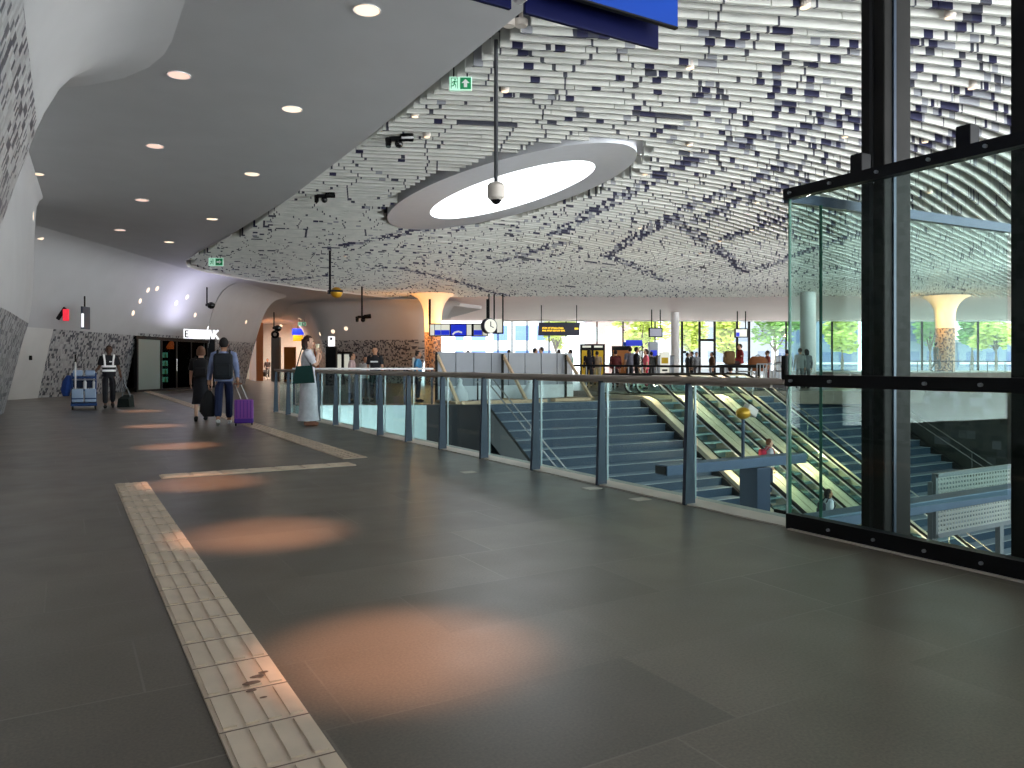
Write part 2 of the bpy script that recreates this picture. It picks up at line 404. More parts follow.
# upturned edge that hides the ends of the slats
up = [bm.verts.new(r[-1].co + Vector((0, 0, .42))) for r in grid]
for i in range(len(grid)-1): bm.faces.new((grid[i][-1], up[i], up[i+1], grid[i+1][-1]))
mb = MB(); mb.bm.free(); mb.bm = bm
struct(mb.build('ceiling_plaster', M['plaster'], smooth=True))
mb = MB(); mb.path([(xb(y)+.015, y, zceil(xb(y), y)+.01) for y in ys if y > 26 and y < 47], .03, 6)
struct(mb.build('trim_slat_edge', M['plaster_white']))
# oculus geometry
OC, OA = (9.47, 17.34), (1.86, 5.44)
IC, IA = (9.78, 17.26), (1.12, 3.75)
NE = 72
def ell(c, a, j, z, tilt=.0):
    t = 2*PI*j/NE; return Vector((c[0]+a[0]*math.cos(t), c[1]+a[1]*math.sin(t), z))
bm = bmesh.new()
r0 = [bm.verts.new(ell(OC, OA, j, 5.545)) for j in range(NE)]
r00 = [bm.verts.new(ell(OC, OA, j, 5.86)) for j in range(NE)]
r1 = [bm.verts.new(ell(IC, IA, j, 5.62)) for j in range(NE)]
r2 = [bm.verts.new(ell(IC, (IA[0]*1.9, IA[1]*1.5), j, 6.04)) for j in range(NE)]
for a, c in ((r00, r0), (r0, r1), (r1, r2)):
    for j in range(NE): bm.faces.new((a[j], a[(j+1) % NE], c[(j+1) % NE], c[j]))
mb = MB(); mb.bm.free(); mb.bm = bm
struct(mb.build('ceiling_oculus_collar', M['ring'], smooth=True))
# dark plenum slab with the oculus hole; roof follows the facade (parallel to the camera's picture plane)
bm = bmesh.new()
RX0, RX1, RY0, RY1 = 6.0, 13.5, 9.0, 24.5
hole = [bm.verts.new(ell(IC, (IA[0]*1.9, IA[1]*1.5), j, 6.02)) for j in range(NE)]
def torect(p):
    d = p - Vector((IC[0], IC[1], p.z)); k = 1e9
    if d.x > 1e-9: k = min(k, (RX1-IC[0])/d.x)
    if d.x < -1e-9: k = min(k, (RX0-IC[0])/d.x)
    if d.y > 1e-9: k = min(k, (RY1-IC[1])/d.y)
    if d.y < -1e-9: k = min(k, (RY0-IC[1])/d.y)
    return Vector((IC[0]+d.x*k, IC[1]+d.y*k, p.z))
outr = [bm.verts.new(torect(v.co)) for v in hole]
for j in range(NE): bm.faces.new((hole[j], hole[(j+1) % NE], outr[(j+1) % NE], outr[j]))
for c in ((RX0, RY0), (RX1, RY0), (RX1, RY1), (RX0, RY1)):          # corner gaps
    near = sorted(outr, key=lambda v: (v.co.x-c[0])**2+(v.co.y-c[1])**2)[:2]
    if not any((v.co.x-c[0])**2+(v.co.y-c[1])**2 < 1e-8 for v in near):
        bm.faces.new((near[0], near[1], bm.verts.new((c[0], c[1], 6.02))))
def rect(x0, x1, y0, y1): bm.faces.new([bm.verts.new(q) for q in ((x0, y0, 6.02), (x1, y0, 6.02), (x1, y1, 6.02), (x0, y1, 6.02))])
rect(-12, RX0, -3, 80); rect(RX0, RX1, -3, RY0); rect(RX0, RX1, RY1, 80)
FZ = 60.0
ya = lambda x: (FZ+.4-FW.x*x)/FW.y
v = [bm.verts.new(q) for q in ((RX1, -3, 6.02), (17, -3, 6.02), (19.9, 2.3, 6.02), (75.4, 25.9, 6.02), (RX1, ya(RX1), 6.02))]; bm.faces.new(v)
mb = MB(); mb.bm.free(); mb.bm = bm
struct(mb.build('ceiling', M['plenum']))
# slats: thin upright fins on arcs round one centre
bm = bmesh.new()
def keep(x, y):
    Z = depth(x, y); la = RT.x*x + RT.y*y
    if Z < 3.2 or Z > 48.6 or abs(la) > Z*.72+4.5: return False
    if x < xb(y)+.05: return False
    ex = (x-OC[0])/(OA[0]+.01); ey = (y-OC[1])/(OA[1]+.01)
    return ex*ex+ey*ey > 1
rnd = random.Random(3)
def flush(run):
    if len(run) < 2: return
    rings = []
    for x, y, z, nx, ny in run:
        rings.append([bm.verts.new((x+nx*rr, y+ny*rr, z+h)) for rr, h in ((-.024, 0), (.024, 0), (.02, .30), (-.02, .30))])
    for a, e in zip(rings, rings[1:]):
        for j in (0, 1, 3): bm.faces.new((a[j], a[(j+1) % 4], e[(j+1) % 4], e[j]))
    bm.faces.new(rings[0][::-1]); bm.faces.new(rings[-1])
for ri in range(-90, 190):
    x = 4.0; run = []; left = 0; dz = 0; y = ri*PITCH
    while x < 62:
        for _ in range(12): y = .5*y + .5*(ri*PITCH + hcurve(x-hshift(y)))
        xe = x-hshift(y); m = -.08+.39*math.tanh((xe-11.5)/4.5); ds = -.225*(1+(12-y)/math.sqrt((12-y)**2+9)); m = m/(1+m*ds); cs = 1/math.sqrt(1+m*m)
        if keep(x, y):
            run.append((x, y, zceil(x, y)+.06+.03*math.sin(x*.55+y*.3)+dz, -m*cs, cs)); left -= .4
            if left <= 0:
                flush(run); left = rnd.choice((1.2, 1.6, 2.0, 3.2)); dz = rnd.choice((0, 0, 0, 0, .012, -.012)); q = run[-1]; run = [(q[0]+.012, q[1]+.012*m, q[2], q[3], q[4])]
        else: flush(run); run = []
        x += .4*cs
    flush(run)
mb = MB(); mb.bm.free(); mb.bm = bm
bmesh.ops.recalc_face_normals(bm, faces=bm.faces[:])
struct(mb.build('ceiling_slats', M['slat']))

# ------------------------------------------------------------------ leaning walls with plaster coves
PROF = [(0, 0), (.2, .9), (.42, 1.9), (.60, 2.6), (.80, 3.3), (1.0, 4.0), (1.15, 4.4), (1.32, 4.75), (1.55, 5.06), (1.85, 5.3), (2.2, 5.44), (2.7, 5.52)]
def prof_at(zs):
    for (d0, z0), (d1, z1) in zip(PROF, PROF[1:]):
        if zs <= z1: return d0+(d1-d0)*(zs-z0)/(z1-z0)
    return PROF[-1][0]
def rounded(pts, rad, n=8):
    out = [Vector(pts[0])]
    for i in range(1, len(pts)-1):
        p = Vector(pts[i]); a = (Vector(pts[i-1])-p); c = (Vector(pts[i+1])-p); r = min(rad, a.length*.48, c.length*.48)
        a.normalize(); c.normalize(); p0 = p+a*r; p1 = p+c*r
        for j in range(n+1):
            t = j/n; out.append(p0*(1-t)**2+p*2*t*(1-t)+p1*t*t)
    out.append(Vector(pts[-1])); return out
PROF_STEEP = [(0, 0), (.2, .9), (.42, 1.9), (.54, 2.3), (.60, 2.8), (.63, 3.6), (.65, 4.4), (.67, 4.9), (.70, 5.25), (.76, 5.42), (.85, 5.52)]
def flare_wall(name, pts, split, rad=.8, zmin=0.0, dscale=1.0, tile=None, cove=None, prof=None):
    """pts run so that the open hall lies to the right-hand side"""
    P = [Vector((p[0], p[1])) for p in rounded([Vector((q[0], q[1], 0)) for q in pts], rad)]
    # subdivide
    Q = [P[0]]
    for a, c in zip(P, P[1:]):
        n = max(1, int((c-a).length/1.0))
        for j in range(1, n+1): Q.append(a+(c-a)*j/n)
    N = []
    for i in range(len(Q)):
        a = Q[max(0, i-1)]; c = Q[min(len(Q)-1, i+1)]; d = (c-a).normalized(); N.append(Vector((d.y, -d.x)))
    U = [0]
    for a, c in zip(Q, Q[1:]): U.append(U[-1]+(c-a).length)
    levels = sorted(set([round(zmin+(split-zmin)*i/6, 4) for i in range(7)]))
    prof = prof or PROF
    def prof_at(zs):
        for (d0, z0), (d1, z1) in zip(prof, prof[1:]):
            if zs <= z1: return d0+(d1-d0)*(zs-z0)/(z1-z0)
        return prof[-1][0]
    uplev = [split]+[z for d, z in prof if z > split+.05]
    obs = []
    for part_, lev, m in (('', levels, tile or M['mosaic']), ('_cove', uplev, cove or M['plaster'])):
        bm = bmesh.new(); l = bm.loops.layers.uv.new('UVMap'); g = []
        for i, q in enumerate(Q):
            k = zceil(q.x, q.y)/5.5 if part_ else 1.0
            row = []
            for z in lev:
                d = prof_at(z)*dscale; zz = z if not part_ else split+(z-split)*((zceil(q.x, q.y)+.02-split)/(5.52-split))
                v = bm.verts.new((q.x+N[i].x*d, q.y+N[i].y*d, zz)); row.append((v, (U[i], z)))
            g.append(row)
        for a, c in zip(g, g[1:]):
            for j in range(len(lev)-1):
                quad = (a[j], c[j], c[j+1], a[j+1]); f = bm.faces.new([t[0] for t in quad]); f.smooth = True
                for lp, t in zip(f.loops, quad): lp[l].uv = t[1]
        me = bpy.data.meshes.new(name+part_); bm.to_mesh(me); bm.free(); me.materials.append(m)
        o = bpy.data.objects.new(name+part_, me); COL.objects.link(o); struct(o); obs.append(o)
    return obs
flare_wall('wall_left', [(-1.35, -3), (-1.35, 11.9), (-7, 12.3)], 4.15, .9)
flare_wall('wall_left_middle', [(-2.8, 5), (-2.2, 11.5), (-1.5, 17), (-1.3, 23.6), (-7, 24.2)], 2.25, .7, prof=PROF_STEEP)
C0 = (-4.2, 27.0); C1 = (-.85, 32.6); C2 = (2.3, 38.0); C3 = (5.8, 42.8); C4_ = (9.7, 49.3)
flare_wall('wall_left_far', [(-6.0, 24.0), C1, C2], 2.5, .1)
flare_wall('wall_left_shop_front', [C2, C3], 2.62, .1, zmin=2.5)
flare_wall('wall_left_passage', [C3, C4_, (8.2, 56)], 2.55, .35)
flare_wall('wall_far', [(17.2, 60), (15.6, 50.9), (20.2, 46.6), (23, 54)], 2.85, .5)
struct(MB().box((-3.5, -3.1, 2.75), (16, .2, 5.5)).build('wall_back_light_block', M['plaster']))  # unseen wall added behind the camera to keep light off the left walls
struct(MB().box((-7.2, 30, 2.7), (.2, 90, 5.4)).build('wall_left_back', M['plaster']))
struct(MB().box((3.7, 45.25, 1.4), (7.8, .1, 2.8), Rz(math.radians(144))).build('wall_shop_end', M['void_dark']))
# white leaning service door flush in the far left wall
def on_wall(p0, p1, u, z, off=.03):
    d = (Vector(p1)-Vector(p0)); n = Vector((d.y, -d.x)).normalized(); q = Vector(p0)+d*u+n*(prof_at(z)+off); return Vector((q.x, q.y, z))
W0, W1 = Vector((-6.0, 24.0)), Vector(C1)
bm = bmesh.new(); g = []
DA, DB = (.80, .985), (.815, 1.0)
pts = []
for i in range(7):
    z = 2.5*i/6
    g.append([bm.verts.new(on_wall(W0, W1, .72, z)), bm.verts.new(on_wall(W0, W1, .995, z))])
for a, c in zip(g, g[1:]): bm.faces.new((a[0], a[1], c[1], c[0]))
mb = MB(); mb.bm.free(); mb.bm = bm
d1 = struct(mb.build('door_1', M['plaster_white']))
hp = on_wall(W0, W1, .90, 1.45, .06)
MB().box(hp, (.10, .10, .16), bevel=.02).build('handle', M['black'], d1)
# shop behind the dark glass doors
struct(MB().box((1.6, 43.6, 1.4), (6.8, .1, 2.8), Rz(math.radians(54))).build('wall_shop_back', M['void_dark']))
sd = (Vector(C3)-Vector(C2)); sl = sd.length; sn = Vector((sd.y, -sd.x)).normalized(); sa = math.atan2(sd.y, sd.x)
def shop(u, off, z): 
    q = Vector(C2)+sd*u+sn*off; return Vector((q.x, q.y, z))
dr = struct(MB().box(shop(.5, .62, 2.42), (sl+.5, .14, .14), Rz(sa)).build('door_2', M['black']))
for u in (-.02, .30, .52, .75, 1.02):
    MB().box(shop(u, .62, 1.18), (.10, .12, 2.36), Rz(sa)).build('door_frame', M['black'], dr)
MB().box(shop(.5, .62, .05), (sl+.4, .12, .10), Rz(sa)).build('door_sill', M['black'], dr)
for a, c, mm in ((-.02, .30, 'fp'), (.30, .52, 'dg'), (.52, .75, 'dg'), (.75, 1.02, 'dg')):
    m = M['dark_glass'] if mm == 'dg' else mat('frosted_door_panel', (120, 138, 134), .35)
    MB().box(shop((a+c)/2, .62, 1.2), ((c-a)*sl-.1, .03, 2.3), Rz(sa)).build('door_panel', m, dr)
MB().tube(shop(.50, .74, .9), shop(.50, .74, 1.5), .02).build('door_handle', M['chrome'], dr)
t = thing('drinks_fridge', 'green lit drinks fridge behind the dark glass shop doors', 'fridge', (lambda q: (q.x, q.y, 0))(at(157, 365, 39.4)), face_dir(at(157, 365, 1).xy.to_3d()))
MB().box((0, 0, 1.05), (1.15, .5, 2.1), bevel=.02).build('body', M['black'], t)
for i in range(4):
    MB().box((0, -.27, .45+.42*i), (1.0, .04, .26)).build('shelf', M['fridge'], t)
    for j in range(5): MB().lathe([(.05, 0), (.05, .16), (.02, .2), (.02, .25)], (-.4+.2*j, -.32, .32+.42*i), 8).build('bottle', M['leaf_green'], t)
t = thing('amber_lamp', 'orange glowing pendant lamp inside the dark shop', 'lamp', (lambda q: (q.x, q.y, 2.75))(at(171.5, 365, 39.6)))
MB().tube((0, 0, 0), (0, 0, -.35), .015).build('cord', M['black'], t)
MB().lathe([(.06, -.3), (.26, -.62), (.28, -.72), (.0001, -.72)], (0, 0, 0), 18, cap=False).build('lamp_shade', mat('amber_shade', (214, 96, 40), .5, emit=.5), t)
# skirting under the left walls
mb = MB(); mb.path([(-1.33, -3, .03), (-1.33, 11.3, .03)], .03, 6); struct(mb.build('baseboard_left', M['void_dark']))
# lit passage beyond the arch
struct(MB().box(at(300, 350, 66)*1+Vector((0, 0, 0)), (14, .2, 5), Rz(-TH)).build('wall_passage_end', M['pale_shop']))
p = at(256, 365, 60); struct(MB().box((p.x, p.y, 2.2), (.5, 5, 4.4), Rz(-.1)).build('wall_passage_left', M['orange_shop']))
p = at(326, 365, 60); struct(MB().box((p.x, p.y, 2.2), (.5, 6, 4.4), Rz(-.5)).build('wall_passage_right', M['orange_shop']))

# ------------------------------------------------------------------ tactile strips
def strip(name, label, x0, x1, y0, y1, along='y'):
    t = thing(name, label, 'tactile paving', ((x0+x1)/2, (y0+y1)/2, 0))
    MB().box(((x0+x1)/2, (y0+y1)/2, .004), (x1-x0, y1-y0, .012)).build('base', M['tactile'], t, world=True)
    mb = MB(); L = (y1-y0) if along == 'y' else (x1-x0); W = (x1-x0) if along == 'y' else (y1-y0)
    n = int(L/.3); 
    for i in range(n):
        for k in range(4):
            w = W*.15; u = (k+.5)/4*W; c = L*(i+.5)/n
            ctr = (x0+u, y0+c, .012) if along == 'y' else (x0+c, y0+u, .012)
            sz = (w, L/n*.86, .008) if along == 'y' else (L/n*.86, w, .008)
            mb.box(ctr, sz)
    mb.build('rib', M['tactile'], t, world=True)['kind'] = 'stuff'
    if along == 'y':
        mb = MB()
        for i in range(n+1): mb.box(((x0+x1)/2, y0+L*i/n, .0102), (x1-x0, .006, .0012))
        mb.build('joint', M['mark'], t, world=True)['kind'] = 'stuff'
    return t
t = strip('tactile_strip', 'wide beige ribbed tactile strip running from the front edge along the dark floor', .43, .72, -1.0, 8.62)
mb = MB(); 
for (dx, dy, s_) in ((.60, 2.95, .035), (.63, 3.0, .028), (.585, 2.88, .02), (.61, 2.80, .014), (.66, 3.03, .02)):
    mb.lathe([(s_, 0), (s_*.9, .0016)], (dx, dy, .0158), 9, 1.0, .5)
mb.build('scuff', M['mark'], t, world=True, label='dark brown scuff mark')['kind'] = 'stuff'
strip('tactile_strip', 'short beige tactile strip laid crosswise ahead of the long strip', .88, 3.0, 8.82, 9.10, 'x')
strip('tactile_strip', 'beige tactile strip running off beside the railing towards the shop doors', 3.06, 3.38, 9.5, 38.5)
for (px, py), lab in (((640, 499.5), 'small pale floor plate nearest the glass lift'), ((592, 488.5), 'small pale floor plate farther along the railing'), ((400+112*.61, 440+53*.61), 'faint pale floor plate farthest along the railing')):
    p = on(px, py); tag(MB().box((p.x, p.y, .002), (.16, .13, .006), bevel=.002).build('floor_plate', M['kerb']), lab, 'floor plate')

# ------------------------------------------------------------------ railing along the void
rail = thing('glass_railing', 'long glass railing with tapered steel posts along the stair opening', 'railing', (4.65, 12, 0))
PY = [4.92+1.245*k for k in range(13)]
for y in PY:
    MB().prism([(0, 0), (.115, 0), (.085, 1.04), (.035, 1.04)], lambda p, y=y: Vector((4.58+p[0], y-.02, p[1])), lambda p, y=y: Vector((4.58+p[0], y+.02, p[1]))).build('post', M['post'], rail, world=True)
gy = [3.93]+PY
for a, c in zip(gy, gy[1:]):
    g = MB().box((4.735, (a+c)/2, .53), (.016, c-a-.03, .98)).build('glass_panel', M['glass_rail'], rail, world=True)
    MB().box((4.735, a+.0125+.012, .53), (.02, .012, .98)).build('glass_edge', M['glass_edge_light'], g, world=True)
mb = MB(); mb.box((4.655, (3.9+20)/2, 1.075), (.085, 16.1, .05), bevel=.018); mb.build('handrail', M['handrail'], rail, world=True)
MB().box((4.66, 12, 1.04), (.03, 15.9, .03)).build('top_channel', M['handrail'], rail, world=True)
rail2 = thing('cross_railing', 'glass railing crossing behind the opening beyond the woman in white', 'railing', (7.8, 22.3, 0))
ra, rb_ = Vector((6.0, 23.38, 0)), Vector((9.7, 21.46, 0)); rd = (rb_-ra); ran = math.atan2(rd.y, rd.x)
for i in range(6):
    q = ra.lerp(rb_, i/5)
    MB().box((q.x, q.y, .52), (.05, .09, 1.04), Rz(ran)).build('post', M['post'], rail2, world=True)
    if i < 5:
        q = ra.lerp(rb_, (i+.5)/5); MB().box((q.x+.03, q.y-.05, .53), (rd.length/5-.03, .016, .98), Rz(ran)).build('glass_panel', M['glass_rail'], rail2, world=True)
q = (ra+rb_)/2; MB().box((q.x, q.y, 1.085), (rd.length+.1, .10, .06), Rz(ran), .02).build('handrail', M['white'], rail2, world=True)
# ------------------------------------------------------------------ glass lift enclosure at the right
lift = thing('lift_enclosure', 'tall green glass lift enclosure with black rails at the right edge', 'glass enclosure', (4.62, 2, 0))
ZT = 2.46; YE = 3.84; YN = -2.2
def lbox(name, m, c, s_, R=None, par=None, bev=0): return MB().box(c, s_, R, bev).build(name, m, par or lift, world=True)
lbox('sill', M['black'], (4.62, (YE+YN)/2, .055), (.09, YE-YN, .11)); 
tr = lbox('transom', M['black'], (4.62, (YE+YN)/2, 1.085), (.07, YE-YN+.04, .085))
tp = lbox('top_rail', M['black'], (4.62, (YE+YN)/2, ZT), (.08, YE-YN+.06, .075))
for nm, z0, z1 in (('upper_glass', 1.13, 2.42), ('lower_glass', .11, 1.04)):
    lbox(nm, M['glass_lift'], (4.62, (YE+YN)/2, (z0+z1)/2), (.02, YE-YN-.02, z1-z0))
lbox('front_edge', M['glass_edge'], (4.62, YE, 1.26), (.022, .010, 2.36))
SX = 7.4
for z0, z1 in ((1.13, 2.42), (.02, 1.04)):
    lbox('side_glass', M['glass_lift'], ((4.62+SX)/2, YE-.04, (z0+z1)/2), (SX-4.66, .02, z1-z0), Rz(-.05))
lbox('side_rail', M['steel_blue'], ((4.62+SX)/2, YE-.04, 2.44), (SX-4.62, .06, .075), Rz(-.05))
for px in (818,):
    p = atY(px, 400, YE-.02); lbox('side_seam', M['glass_edge'], (p.x, YE-.045, 1.2), (.005, .024, 2.4))
def lbolt(y, z, par, x=4.572):
    MB().tube((x+.012, y, z), (x-.012, y, z), .011, n=10).build('bolt', M['silver'], par, world=True)
def ylift(px): 
    t = (px-512)/F; Z = 4.6/(FW.x+RT.x*t); return Z*(FW.y+RT.y*t)
for px in (792, 832, 879, 931, 988): lbolt(ylift(px), ZT, tp)
for px in (793, 832, 927, 983): lbolt(ylift(px), 1.085, tr)
for px in (831, 876, 927, 984): lbolt(ylift(px), .055, lift.children[0])
for px in (851, 958):
    y = ylift(px); lbox('clamp', M['black'], (4.70, y, ZT+.10), (.10, .09, .16), bev=.006)
# intercom bracket on the corner of the enclosure
br = thing('corner_bracket', 'small dark bracket with a bent handle on the corner of the glass lift', 'bracket', (4.6, YE+.035, 1.12))
MB().box((0, 0, .06), (.03, .04, .18), bevel=.01).build('body', M['black'], br)
MB().path([(0, .02, .10), (0, .07, .10), (0, .09, .085), (0, .09, .05), (0, .07, .035), (0, .02, .035)], .006).build('handle', M['chrome'], br)
# steel columns inside the enclosure
def column(name, label, px_l, px_c, px_r, X):
    t = (px_c-512)/F; Z = X/(FW.x+RT.x*t); Y = Z*(FW.y+RT.y*t)
    d1 = (px_c-px_l)*Z/705.; d2 = max(.1, (px_r-px_c)*Z/474.)
    o = thing(name, label, 'column', (X+d2/2, Y+d1/2, -6))
    mb = MB(); tk = .02
    mb.box((X+d2/2, Y+d1/2, -.1), (d2, d1, 12.0), bevel=.012); mb.build('shaft', M['steel_dark'], o, world=True)
    MB().box((X-.008, Y+d1/2, -.1), (.02, d1*.12, 12.0)).build('weld_seam', M['stringer'], o, world=True)
    MB().box((X+d2*.35, Y-.006, -.1), (.03, .012, 12.0)).build('flange', M['steel_blue'], o, world=True)
    MB().box((X+d2/2, Y+d1/2, -5.97), (d2*1.6, d1*1.8, .06)).build('base_plate', M['steel_dark'], o, world=True)
column('steel_column', 'massive dark steel column rising through the glass enclosure to the ceiling', 860, 884, 912, 5.15)
column('steel_column', 'dark steel column cut by the right edge of the photograph', 1015, 1046, 1086, 5.15)

# ------------------------------------------------------------------ stairs
def stairs(name, label, x0, x1, y0=VY1, rails=(True, True)):
    RI, RU, N = .24, .415, 25
    t = thing(name, label, 'staircase', ((x0+x1)/2, y0, 0))
    tr = MB(); rs = MB(); ns = MB()
    for i in range(N):
        z = -RI*(i+1); y = y0-RU*i
        tr.box(((x0+x1)/2, y-RU/2, z-.02), (x1-x0, RU, .04)); rs.box(((x0+x1)/2, y-.012, z+RI/2), (x1-x0, .024, RI))
        ns.box(((x0+x1)/2, y-.03+.0, z+RI+.002), (x1-x0, .06, .008))
    rs.build('riser', M['riser'], t, world=True); tr.build('tread', M['tread'], t, world=True); ns.build('nosing', M['nosing'], t, world=True)
    for x in (x0, x1):
        lo = [(y0, -.9), (y0-RU*N, -RI*N-.3)]; hi = [(y0, .0+.04), (y0-RU*N, -RI*N+.06)]
        MB().sweep_yz(lo, hi, x-.05, x+.05).build('stringer', M['stringer'], t, world=True)
    for x, on_ in zip((x0+.12, x1-.12), rails):
        if not on_: continue
        for h in (.95, .68):
            MB().path([(x, y0+.9, h), (x, y0+.1, h), (x, y0-RU*N, h-RI*N), (x, y0-RU*N-.5, h-RI*N)], .022).build('handrail', M['chrome'], t, world=True)
        for i in range(0, N+1, 6):
            MB().tube((x, y0-RU*i+.05, -RI*i), (x, y0-RU*i+.05, -RI*i+.95), .02).build('rail_post', M['chrome'], t, world=True)
    return t
stairs('staircase', 'wide slate blue staircase going down left of the escalators', 11.0, 17.05, rails=(True, False))
stairs('staircase', 'dark staircase seen through the glass enclosure beyond the escalators', 22.4, 28.4)
MB_ = None
# ------------------------------------------------------------------ escalators
def escalator(label, x):
    t = thing('escalator', label, 'escalator', (x, VY1, 0), group='escalators beside the stairs')
    path = [(2.4, 0), (.0, 0), (-.4, -.12), (-10.0, -5.8), (-10.5, -6), (-12.3, -6)]
    sh = lambda d: [(y, z+d) for y, z in path]
    for s_ in (-1, 1):
        xa, xb_ = sorted((s_*.50, s_*.86))
        MB().sweep_yz(sh(-.55), sh(.13), xa, xb_).build('deck', M['esc_metal'], t)
        MB().sweep_yz(sh(.125), sh(.84), s_*.60-.008, s_*.60+.008).build('glass_balustrade', M['glass_esc'], t)
        MB().sweep_yz(sh(.13), sh(.16), s_*.52-.015, s_*.52+.015).build('skirt_brush', M['rubber'], t)
        pts = []
        for i in range(9):
            a = -PI/2 + PI*i/8; pts.append((s_*.60, 2.4+.36*math.cos(a), .50+.36*math.sin(a)))
        body = [(y, z+.86) for y, z in path[1:-1]]
        rest = [(s_*.60, y, z) for y, z in body]
        end = []
        for i in range(9):
            a = PI/2 + PI*i/8; end.append((s_*.60, -12.3+.36*math.cos(a), -6+.5+.36*math.sin(a)))
        h = MB().path(pts+rest+end, .04, 8).build('handrail', M['rubber'], t)
        MB().path([(q[0], q[1]-.0, q[2]-.055) if 8 <= i < 8+len(rest)+1 else (q[0], q[1]+(-.055 if i < 9 else .055)*abs(math.cos(-PI/2+PI*(i if i < 9 else i-9-len(rest))/8)), q[2]-.055*math.sin(-PI/2+PI*i/8) if i < 9 else q[2]) for i, q in enumerate(pts+rest+end)], .034, 6).build('handrail_guide', M['white'], h, label='pale guide under the black handrail')
    MB().box((0, 1.3, -.02), (1.0, 2.3, .05)).build('landing_plate', M['silver'], t)
    RI, RU = .235, .407
    me = None
    for i in range(25):
        y = -.05-RU*i; z = -RI*i-.1
        if me is None:
            mb = MB(); mb.box((0, -RU/2, -.02), (1.0, RU, .05)); mb.box((0, -.01, -.14), (1.0, .03, .24))
            for k in range(12): mb.box((-.46+.0836*k, -RU/2, .008), (.04, RU*.94, .012))
            o = mb.build('step', M['esc_step'], t); me = o.data; o.location = (0, y, z)
            yl = MB().box((0, -RU+.02, .012), (.98, .03, .014)).build('step_edge', M['esc_riser'], o); ym = yl.data
        else:
            o = bpy.data.objects.new('step', me); COL.objects.link(o); o.parent = t; o.location = (0, y, z)
            e = bpy.data.objects.new('step_edge', ym); COL.objects.link(e); e.parent = o
    return t
EX = (17.95, 19.7, 21.45)
e0 = escalator('escalator nearest the blue staircase, carrying two riders', EX[0])
dup(e0, (EX[1], VY1, 0), 0, 'middle one of the three escalators')
dup(e0, (EX[2], VY1, 0), 0, 'escalator farthest from the blue staircase')

# ------------------------------------------------------------------ steel beams, mesh barrier, camera pole in the void
p = at(661, 470, 12.7)
t = thing('steel_barrier', 'light blue steel beam on a dark post inside the stair opening', 'beam', (p.x, p.y, LOW))
R_ = at(790, 462, 1); 
xr = atY(800, 462, p.y).x
MB().box(((p.x+xr)/2, p.y, p.z), (xr-p.x, .30, .17), bevel=.01).build('beam', M['beam_blue'], t, world=True)
MB().box((p.x-.006, p.y, p.z), (.02, .25, .13)).build('end_opening', M['black'], t, world=True)
q = atY(757, 480, p.y); 
MB().box((q.x, q.y+.05, (p.z+LOW)/2-.05), (.34, .42, p.z-LOW-.1), bevel=.01).build('post', M['steel_blue'], t, world=True)
p2 = atY(743, 459, p.y)
cpole = thing('camera_pole', 'thin pole carrying a gold dome camera above the blue beam', 'camera', (p2.x, p2.y, p.z+.085))
MB().tube((0, 0, 0), (0, 0, .72), .03).build('pole', M['steel_blue'], cpole)
MB().sph((-.05, -.05, .80), .12, (1.2, 1, .9)).build('dome', M['gold'], cpole, smooth=True)
MB().box((.16, -.02, .84), (.26, .14, .16), Matrix.Rotation(.5, 3, 'Y'), .02).build('housing', M['cream'], cpole)
p = at(909, 507, 7.5); xr = 9.6
t = thing('steel_strut', 'grey blue steel strut behind the right glass, in front of the mesh barrier', 'beam', (7, p.y, p.z-.08))
MB().box(((5.4+xr)/2, p.y, p.z), (xr-5.4, .2, .12), bevel=.01).build('beam', M['beam_blue'], t, world=True)
MB().box((5.42, p.y, p.z), (.04, .3, .24)).build('end_plate', M['steel_dark'], t, world=True)
MB().box((9.5, p.y, (p.z+LOW)/2), (.2, .2, p.z-LOW), bevel=.01).build('post', M['steel_dark'], t, world=True)
pa = at(934, 474, 9.0); pb = at(935, 538, 9.0)
t = thing('mesh_barrier', 'white perforated mesh barrier on grey legs behind the right glass', 'barrier', (pa.x+.9, pa.y, LOW))
x0, x1, zb, zt = pa.x, pa.x+1.72, pb.z, pa.z
mb = MB(); n = 26; m_ = 12
for i in range(n+1):
    xx = x0+.05+(x1-x0-.1)*i/n; mb.box((xx, pa.y, (zb+zt)/2), (.024, .012, zt-zb-.08))
for j in range(m_+1):
    zz = zb+.05+(zt-zb-.1)*j/m_; mb.box(((x0+x1)/2, pa.y, zz), (x1-x0-.08, .012, .024))
mb.build('mesh_panel', M['mesh'], t, world=True)
mb = MB()
for c, s_ in ((((x0+x1)/2, pa.y, zt-.02), (x1-x0, .05, .05)), (((x0+x1)/2, pa.y, zb+.02), (x1-x0, .05, .05)), ((x0+.02, pa.y, (zb+zt)/2), (.05, .05, zt-zb)), ((x1-.02, pa.y, (zb+zt)/2), (.05, .05, zt-zb))):
    mb.box(c, s_)
mb.build('frame', M['silver'], t, world=True)
for xx in (x0+.03, x1-.22): MB().box((xx, pa.y+.04, (zt+LOW)/2-.05), (.09, .06, zt-LOW-.1)).build('leg', M['silver'], t, world=True)

